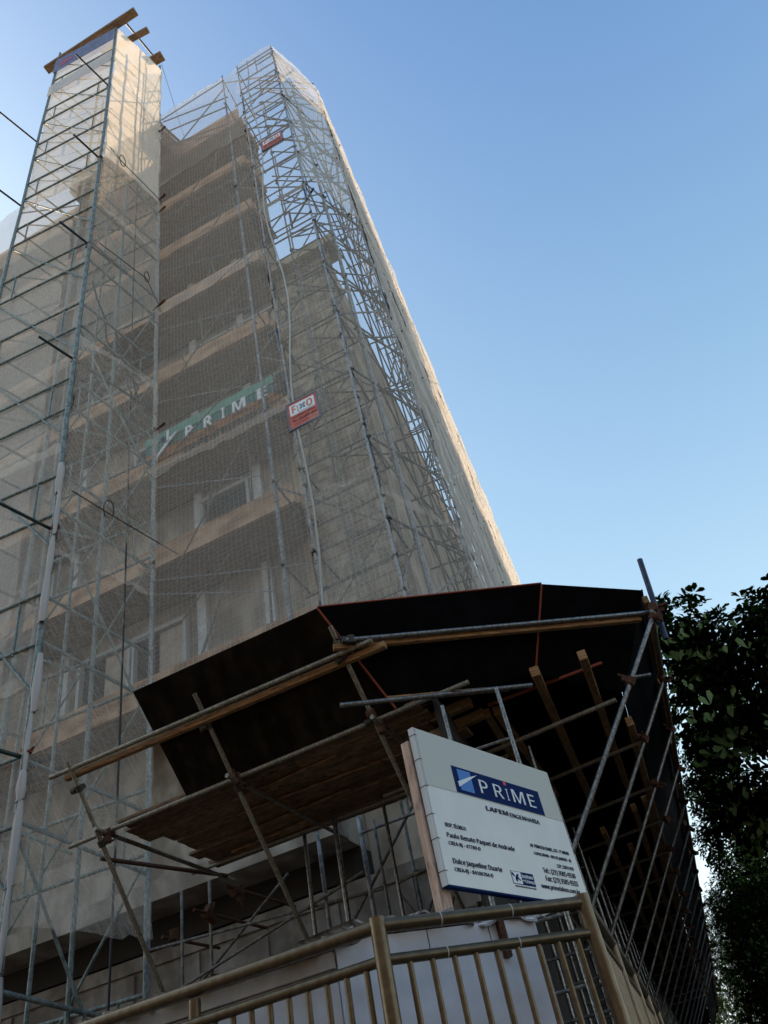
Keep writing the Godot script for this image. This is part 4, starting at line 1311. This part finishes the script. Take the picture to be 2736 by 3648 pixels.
# ---------------------------------------------------------------- boards on the facade
func build_facade_signs() -> void:
	# name panel on the balcony edge
	var t := thing("name_banner", "teal fascia with white spaced letters on a balcony edge behind the net", "banner", F(-5.7, -1.03, 15.5))
	t.basis = Basis(A, UP, N)
	local_box(t, "fascia", -0.1, 3.55, 0.62, 0.9, 0.0, 0.03, M.teal)
	local_box(t, "fascia", -0.1, 3.75, 0.905, 1.2, 0.0, 0.05, M.pale_teal)
	local_box(t, "fascia", -0.1, 3.7, 0.28, 0.615, 0.0, 0.03, M.slab_brown)
	var o := part(t, "rounded_end", cyl, M.shade_dark)
	o.transform = Transform3D(Basis(Vector3(0.22, 0, 0), Vector3(0, 0.62, 0), Vector3(0, 0, 0.12)), Vector3(3.72, 0.75, 0.0))
	var glyphs := [["P", 1.1, 1.3], ["R", 1.62, 1.86], ["I", 2.12, 2.2], ["M", 2.42, 2.78], ["E", 3.1, 3.36]]
	for g in glyphs:
		text(t, g[0], font_bold, g[1], g[2], 0.5, 0.86, 0.06, M.letter_white, 0.05)
	local_shape(t, "emblem", [Vector2(0.25, 0.3), Vector2(0.9, 0.95), Vector2(0.62, 0.82), Vector2(0.3, 0.45)], 0.09, 0.03, M.letter_white)
	local_shape(t, "emblem", [Vector2(0.35, 0.95), Vector2(0.6, 0.62), Vector2(0.68, 0.7), Vector2(0.45, 1.0)], 0.075, 0.03, M.navy)
	local_box(t, "emblem", 0.55, 0.62, 0.68, 1.12, 0.06, 0.09, M.letter_white)
	text(t, "LAFEM", font_bold, 1.05, 2.0, 0.0, 0.21, 0.07, M.dark_letter, 0.04)
	text(t, "ENGENHARIA", font_bold, 2.08, 3.4, 0.03, 0.22, 0.07, M.dark_letter, 0.04)
	# two hire-firm boards on the scaffold
	for q in [["orange and white hire board on the scaffold beside the teal letters", -1.44, 13.25, 0.65, 0.72], ["small orange and white hire board high on the scaffold under the sky", -0.96, 25.27, 0.68, 0.56]]:
		var b := thing("scaffold_sign", q[0], "sign", F(q[1], 0.09, q[2]), "hire boards on the scaffold")
		b.basis = Basis(A, UP, N)
		var w: float = q[3]
		var h: float = q[4]
		local_box(b, "board", 0, w, 0, h, -0.02, 0, M.orange_board)
		for f in [[-0.03, 0.0, -0.03, h + 0.03], [w, w + 0.03, -0.03, h + 0.03], [0.0, w, -0.03, 0.0], [0.0, w, h, h + 0.03]]:
			local_box(b, "frame", f[0], f[1], f[2], f[3], -0.03, 0.008, M.frame_grey)
		local_box(b, "white_field", 0.045 * w / 0.65, w - 0.05, h * 0.5, h - 0.05, 0.0, 0.003, M.letter_white)
		var y0 := h * 0.585
		var y1 := h * 0.87
		text(b, "F", font_bold, 0.14 * w, 0.28 * w, y0, y1, 0.004, M.orange_letter)
		text(b, "I", font_bold, 0.32 * w, 0.37 * w, y0, y1 - 0.04, 0.004, M.orange_letter)
		text(b, "O", font_bold, 0.65 * w, 0.86 * w, y0, y1, 0.004, M.orange_letter)
		# the X is made of four dark arrows
		var c := Vector2(0.51 * w, (y0 + y1) / 2)
		for k in 4:
			var r := PI / 4 + k * PI / 2
			var pts := []
			for v: Vector2 in [Vector2(0.012, -0.016), Vector2(0.055, -0.016), Vector2(0.055, -0.04), Vector2(0.105, 0.0), Vector2(0.055, 0.04), Vector2(0.055, 0.016), Vector2(0.012, 0.016)]:
				pts.append(c + v.rotated(r) * Vector2(0.85, h / 0.72))
			local_shape(b, "arrow", pts, 0.0065, 0.003, M.frame_grey)
		text(b, "LOCAÇÃO E VENDA", font_bold, 0.1 * w, 0.92 * w, h * 0.37, h * 0.45, 0.002, M.maroon_letter)
		text(b, "TEL.: (21) 2590-5515", font_bold, 0.1 * w, 0.94 * w, h * 0.22, h * 0.31, 0.002, M.maroon_letter)
		local_box(b, "rule", 0.12 * w, 0.92 * w, h * 0.125, h * 0.135, 0.0, 0.003, M.maroon_letter)
		local_box(b, "rule", 0.34 * w, 0.9 * w, h * 0.535, h * 0.55, 0.003, 0.005, M.frame_grey)


# ---------------------------------------------------------------- trees
func leaf_into(pos: PackedVector3Array, nor: PackedVector3Array, col: PackedColorArray, at: Vector3, along: Vector3, face: Vector3, length: float, width: float, c: Color) -> void:
	var side := along.cross(face).normalized()
	var n := side.cross(along).normalized()
	if n.y < 0.0:
		n = -n
	var droop := -n * length * 0.12
	var p0 := at
	var p1 := at + along * length * 0.62 + side * width * 0.5 + n * width * 0.12
	var p2 := at + along * length * 0.62 - side * width * 0.5 + n * width * 0.12
	var p3 := at + along * length * 0.95 + side * width * 0.28 + droop
	var p4 := at + along * length * 0.95 - side * width * 0.28 + droop
	var m := at + along * length * 0.6
	for t in [[p0, p1, m], [p0, m, p2], [m, p1, p3], [m, p3, p4], [m, p4, p2]]:
		for v: Vector3 in t:
			pos.append(v)
			nor.append(n)
			col.append(c)


func crown(parent: Node3D, blobs: Array, per_area: float, length: float, base: Color, bright: Color, rosette: int, material: Material, seed_: int) -> void:
	var g := RandomNumberGenerator.new()
	g.seed = seed_
	var pos := PackedVector3Array()
	var nor := PackedVector3Array()
	var col := PackedColorArray()
	var nz := noise(seed_, 0.8, 3)
	for b in blobs:
		var c: Vector3 = b[0]
		var r: Vector3 = b[1]
		var count := int(per_area * (r.x * r.y + r.y * r.z + r.x * r.z))
		for k in count:
			var dirv := Vector3(g.randfn(), g.randfn(), g.randfn()).normalized()
			var rad := pow(g.randf(), 0.35)
			rad *= 1.0 + 0.28 * nz.get_noise_3dv(dirv * 2.2 + c)
			var p := c + dirv * rad * r
			if nz.get_noise_3dv(p * 1.3) < -0.3:
				continue
			var tint := base.lerp(bright, clampf(g.randf() * 0.8 + 0.3 * nz.get_noise_3dv(p * 0.7 + Vector3(9, 0, 0)), 0, 1))
			var axis := (dirv * 0.7 + Vector3(g.randfn() * 0.35, 0.55, g.randfn() * 0.35)).normalized()
			var turn := g.randf() * TAU
			var ax := axis.cross(Vector3(0.3, 0.1, 0.95)).normalized()
			for j in rosette:
				var a := turn + TAU * j / rosette + g.randf_range(-0.25, 0.25)
				var along := (ax.rotated(axis, a) + axis * g.randf_range(0.05, 0.75)).normalized()
				leaf_into(pos, nor, col, p + along * length * 0.12, along, axis, length * g.randf_range(0.5, 1.25), length * g.randf_range(0.36, 0.6), tint.lightened(g.randf() * 0.04))
	var arr := []
	arr.resize(Mesh.ARRAY_MAX)
	arr[Mesh.ARRAY_VERTEX] = pos
	arr[Mesh.ARRAY_NORMAL] = nor
	arr[Mesh.ARRAY_COLOR] = col
	var mesh := ArrayMesh.new()
	mesh.add_surface_from_arrays(Mesh.PRIMITIVE_TRIANGLES, arr)
	var o := part(parent, "crown", mesh, material)
	o.position = -origin_of(parent)


func limb(parent: Node3D, called: String, pts: Array, r0: float, r1: float) -> void:
	var st := SurfaceTool.new()
	st.begin(Mesh.PRIMITIVE_TRIANGLES)
	var n := pts.size()
	for j in n:
		var d: Vector3 = (pts[mini(j + 1, n - 1)] - pts[maxi(j - 1, 0)]).normalized()
		var x := d.cross(Vector3(0.31, 0.2, 0.93)).normalized()
		var z := x.cross(d)
		var r := lerpf(r0, r1, float(j) / (n - 1))
		for i in 9:
			var g := TAU * i / 9.0
			st.add_vertex(pts[j] + (x * cos(g) + z * sin(g)) * r * (1.0 + 0.1 * sin(i * 2.3 + j)))
	for j in n - 1:
		for i in 9:
			var p := j * 9 + i
			var q := j * 9 + (i + 1) % 9
			for k in [p, q, q + 9, p, q + 9, p + 9]:
				st.add_index(k)
	st.generate_normals()
	var o := part(parent, called, st.commit(), M.bark)
	o.position = -origin_of(parent)


func build_trees() -> void:
	var t := thing("almond_tree", "broad-leaved tree with large glossy leaves rising above the canopy", "tree", Vector3(4.1, 0, -13.6))
	limb(t, "trunk", [Vector3(4.1, 0, -13.6), Vector3(4.0, 2.5, -13.6), Vector3(3.75, 4.6, -13.7), Vector3(3.6, 6.4, -13.6), Vector3(3.5, 7.8, -13.5)], 0.2, 0.06)
	limb(t, "limb", [Vector3(3.78, 4.6, -13.7), Vector3(2.9, 5.8, -13.4), Vector3(2.2, 6.9, -13.2)], 0.09, 0.03)
	limb(t, "limb", [Vector3(3.65, 5.6, -13.6), Vector3(4.3, 6.8, -13.4), Vector3(5.0, 7.6, -13.2)], 0.08, 0.03)
	limb(t, "limb", [Vector3(3.7, 5.0, -13.65), Vector3(2.9, 5.2, -14.4), Vector3(2.0, 5.6, -15.0)], 0.07, 0.03)
	for q in [[2.2, 6.9, -13.2, 2.0, 8.6, -13.3], [2.9, 5.8, -13.4, 3.2, 8.2, -13.3], [4.3, 6.8, -13.4, 4.6, 8.5, -13.1], [2.2, 6.9, -13.2, 1.6, 7.4, -13.0], [2.9, 5.2, -14.4, 2.3, 6.4, -14.2], [5.0, 7.6, -13.2, 5.6, 8.0, -13.0]]:
		limb(t, "branch", [Vector3(q[0], q[1], q[2]), Vector3(q[0], q[1], q[2]).lerp(Vector3(q[3], q[4], q[5]), 0.5) + Vector3(0.08, 0.05, 0), Vector3(q[3], q[4], q[5])], 0.035, 0.012)
	crown(t, [[Vector3(2.1, 8.2, -13.4), Vector3(0.75, 0.9, 0.8)], [Vector3(3.3, 7.5, -13.4), Vector3(1.1, 1.0, 1.1)], [Vector3(4.6, 7.8, -13.2), Vector3(1.2, 0.95, 1.2)], [Vector3(2.2, 6.9, -13.6), Vector3(0.9, 0.9, 1.1)], [Vector3(3.5, 6.4, -13.4), Vector3(1.2, 0.9, 1.2)], [Vector3(4.9, 6.4, -13.2), Vector3(1.2, 1.0, 1.2)], [Vector3(2.1, 5.7, -14.6), Vector3(0.85, 0.75, 0.9)], [Vector3(3.2, 5.35, -14.0), Vector3(1.0, 0.6, 1.0)], [Vector3(4.6, 5.3, -13.4), Vector3(1.1, 0.6, 1.1)]], 120.0, 0.19, lin(0.035, 0.08, 0.014), lin(0.085, 0.16, 0.025), 7, M.leaf_0, 501)
	# lower trees farther down the street
	var lows := [
		["dense dark street tree just beyond the almond tree", Vector3(4.0, 0, -18.0), [[Vector3(3.0, 4.6, -18.0), Vector3(1.5, 1.2, 1.5)], [Vector3(4.6, 4.9, -17.6), Vector3(1.6, 1.4, 1.6)], [Vector3(2.7, 3.2, -17.6), Vector3(1.2, 1.2, 1.4)], [Vector3(4.2, 3.0, -17.0), Vector3(1.5, 1.5, 1.5)], [Vector3(3.2, 1.6, -17.0), Vector3(1.5, 1.2, 1.4)]]],
		["dense dark street tree farther down, partly hidden by the canopy", Vector3(3.4, 0, -26.0), [[Vector3(2.9, 6.0, -26.0), Vector3(1.5, 1.5, 1.8)], [Vector3(2.8, 4.0, -25.6), Vector3(1.4, 1.6, 1.8)], [Vector3(2.6, 2.0, -25.4), Vector3(1.3, 1.5, 1.8)]]],
		["small leafy tree close to the right edge below the almond tree", Vector3(3.9, 0, -14.2), [[Vector3(3.2, 2.5, -14.6), Vector3(1.1, 1.0, 1.1)], [Vector3(2.6, 1.4, -14.8), Vector3(1.0, 0.9, 1.0)], [Vector3(3.8, 1.3, -14.2), Vector3(1.0, 1.0, 1.0)]]],
		["tall dark street tree far down the side street, above the lowest props", Vector3(3.2, 0, -33.0), [[Vector3(3.0, 7.2, -33.0), Vector3(1.7, 1.7, 2.0)], [Vector3(2.7, 4.8, -32.6), Vector3(1.4, 2.0, 2.0)], [Vector3(2.5, 2.2, -32.4), Vector3(1.2, 1.8, 2.0)], [Vector3(4.6, 6.0, -32.0), Vector3(1.6, 2.6, 2.0)]]],
		["last dark street tree at the end of the side street", Vector3(3.4, 0, -44.0), [[Vector3(3.2, 8.0, -44.0), Vector3(1.9, 2.4, 2.0)], [Vector3(2.8, 4.5, -43.6), Vector3(1.5, 2.4, 2.0)], [Vector3(2.4, 1.8, -43.0), Vector3(1.4, 1.8, 2.0)]]],
		["wide dark tree closing the end of the side street behind the canopy", Vector3(1.6, 0, -51.0), [[Vector3(1.2, 8.0, -51.0), Vector3(2.6, 3.4, 2.2)], [Vector3(0.6, 3.6, -50.6), Vector3(2.8, 3.2, 2.0)], [Vector3(3.4, 3.4, -50.0), Vector3(2.2, 3.2, 2.0)]]],
		["dark bushy tree between the almond tree and the canopy edge", Vector3(2.6, 0, -22.0), [[Vector3(2.3, 8.0, -20.0), Vector3(0.85, 0.9, 1.2)], [Vector3(2.2, 6.6, -20.0), Vector3(0.85, 1.0, 1.3)], [Vector3(2.3, 5.2, -22.0), Vector3(0.95, 1.4, 1.5)], [Vector3(2.3, 3.4, -21.6), Vector3(0.95, 1.4, 1.5)], [Vector3(2.2, 1.7, -21.4), Vector3(0.85, 1.2, 1.4)]]],
	]
	for k in lows.size():
		var q: Array = lows[k]
		var base: Vector3 = q[1]
		var w := thing("street_tree", q[0], "tree", base, "street trees beyond the canopy")
		limb(w, "trunk", [base, base + Vector3(-0.1, 1.4, 0), base + Vector3(-0.3, 3.0, 0.1), base + Vector3(-0.5, 4.2, 0.1)], 0.16, 0.05)
		crown(w, q[2], 260.0, 0.115, lin(0.025, 0.05, 0.012), lin(0.09, 0.13, 0.025), 5, M.leaf_1, 600 + k)



# unseen block added across the street, behind the viewpoint; the handrails mirror it and it hides the low sky there
func build_opposite() -> void:
	var t := thing("added_opposite_block", "added pale block across the street, unseen, hiding the low sky", "building", Vector3(0, 0, 17))
	box(t, "wall", Vector3(0, 8, 21), Vector3(70, 16, 8), M.beige_wall, false)
	for row in 5:
		for col in 22:
			box(t, "window", Vector3(-33 + col * 3.1, 2.6 + row * 3.0, 16.985), Vector3(1.5, 1.5, 0.04), M.window_glass, false)
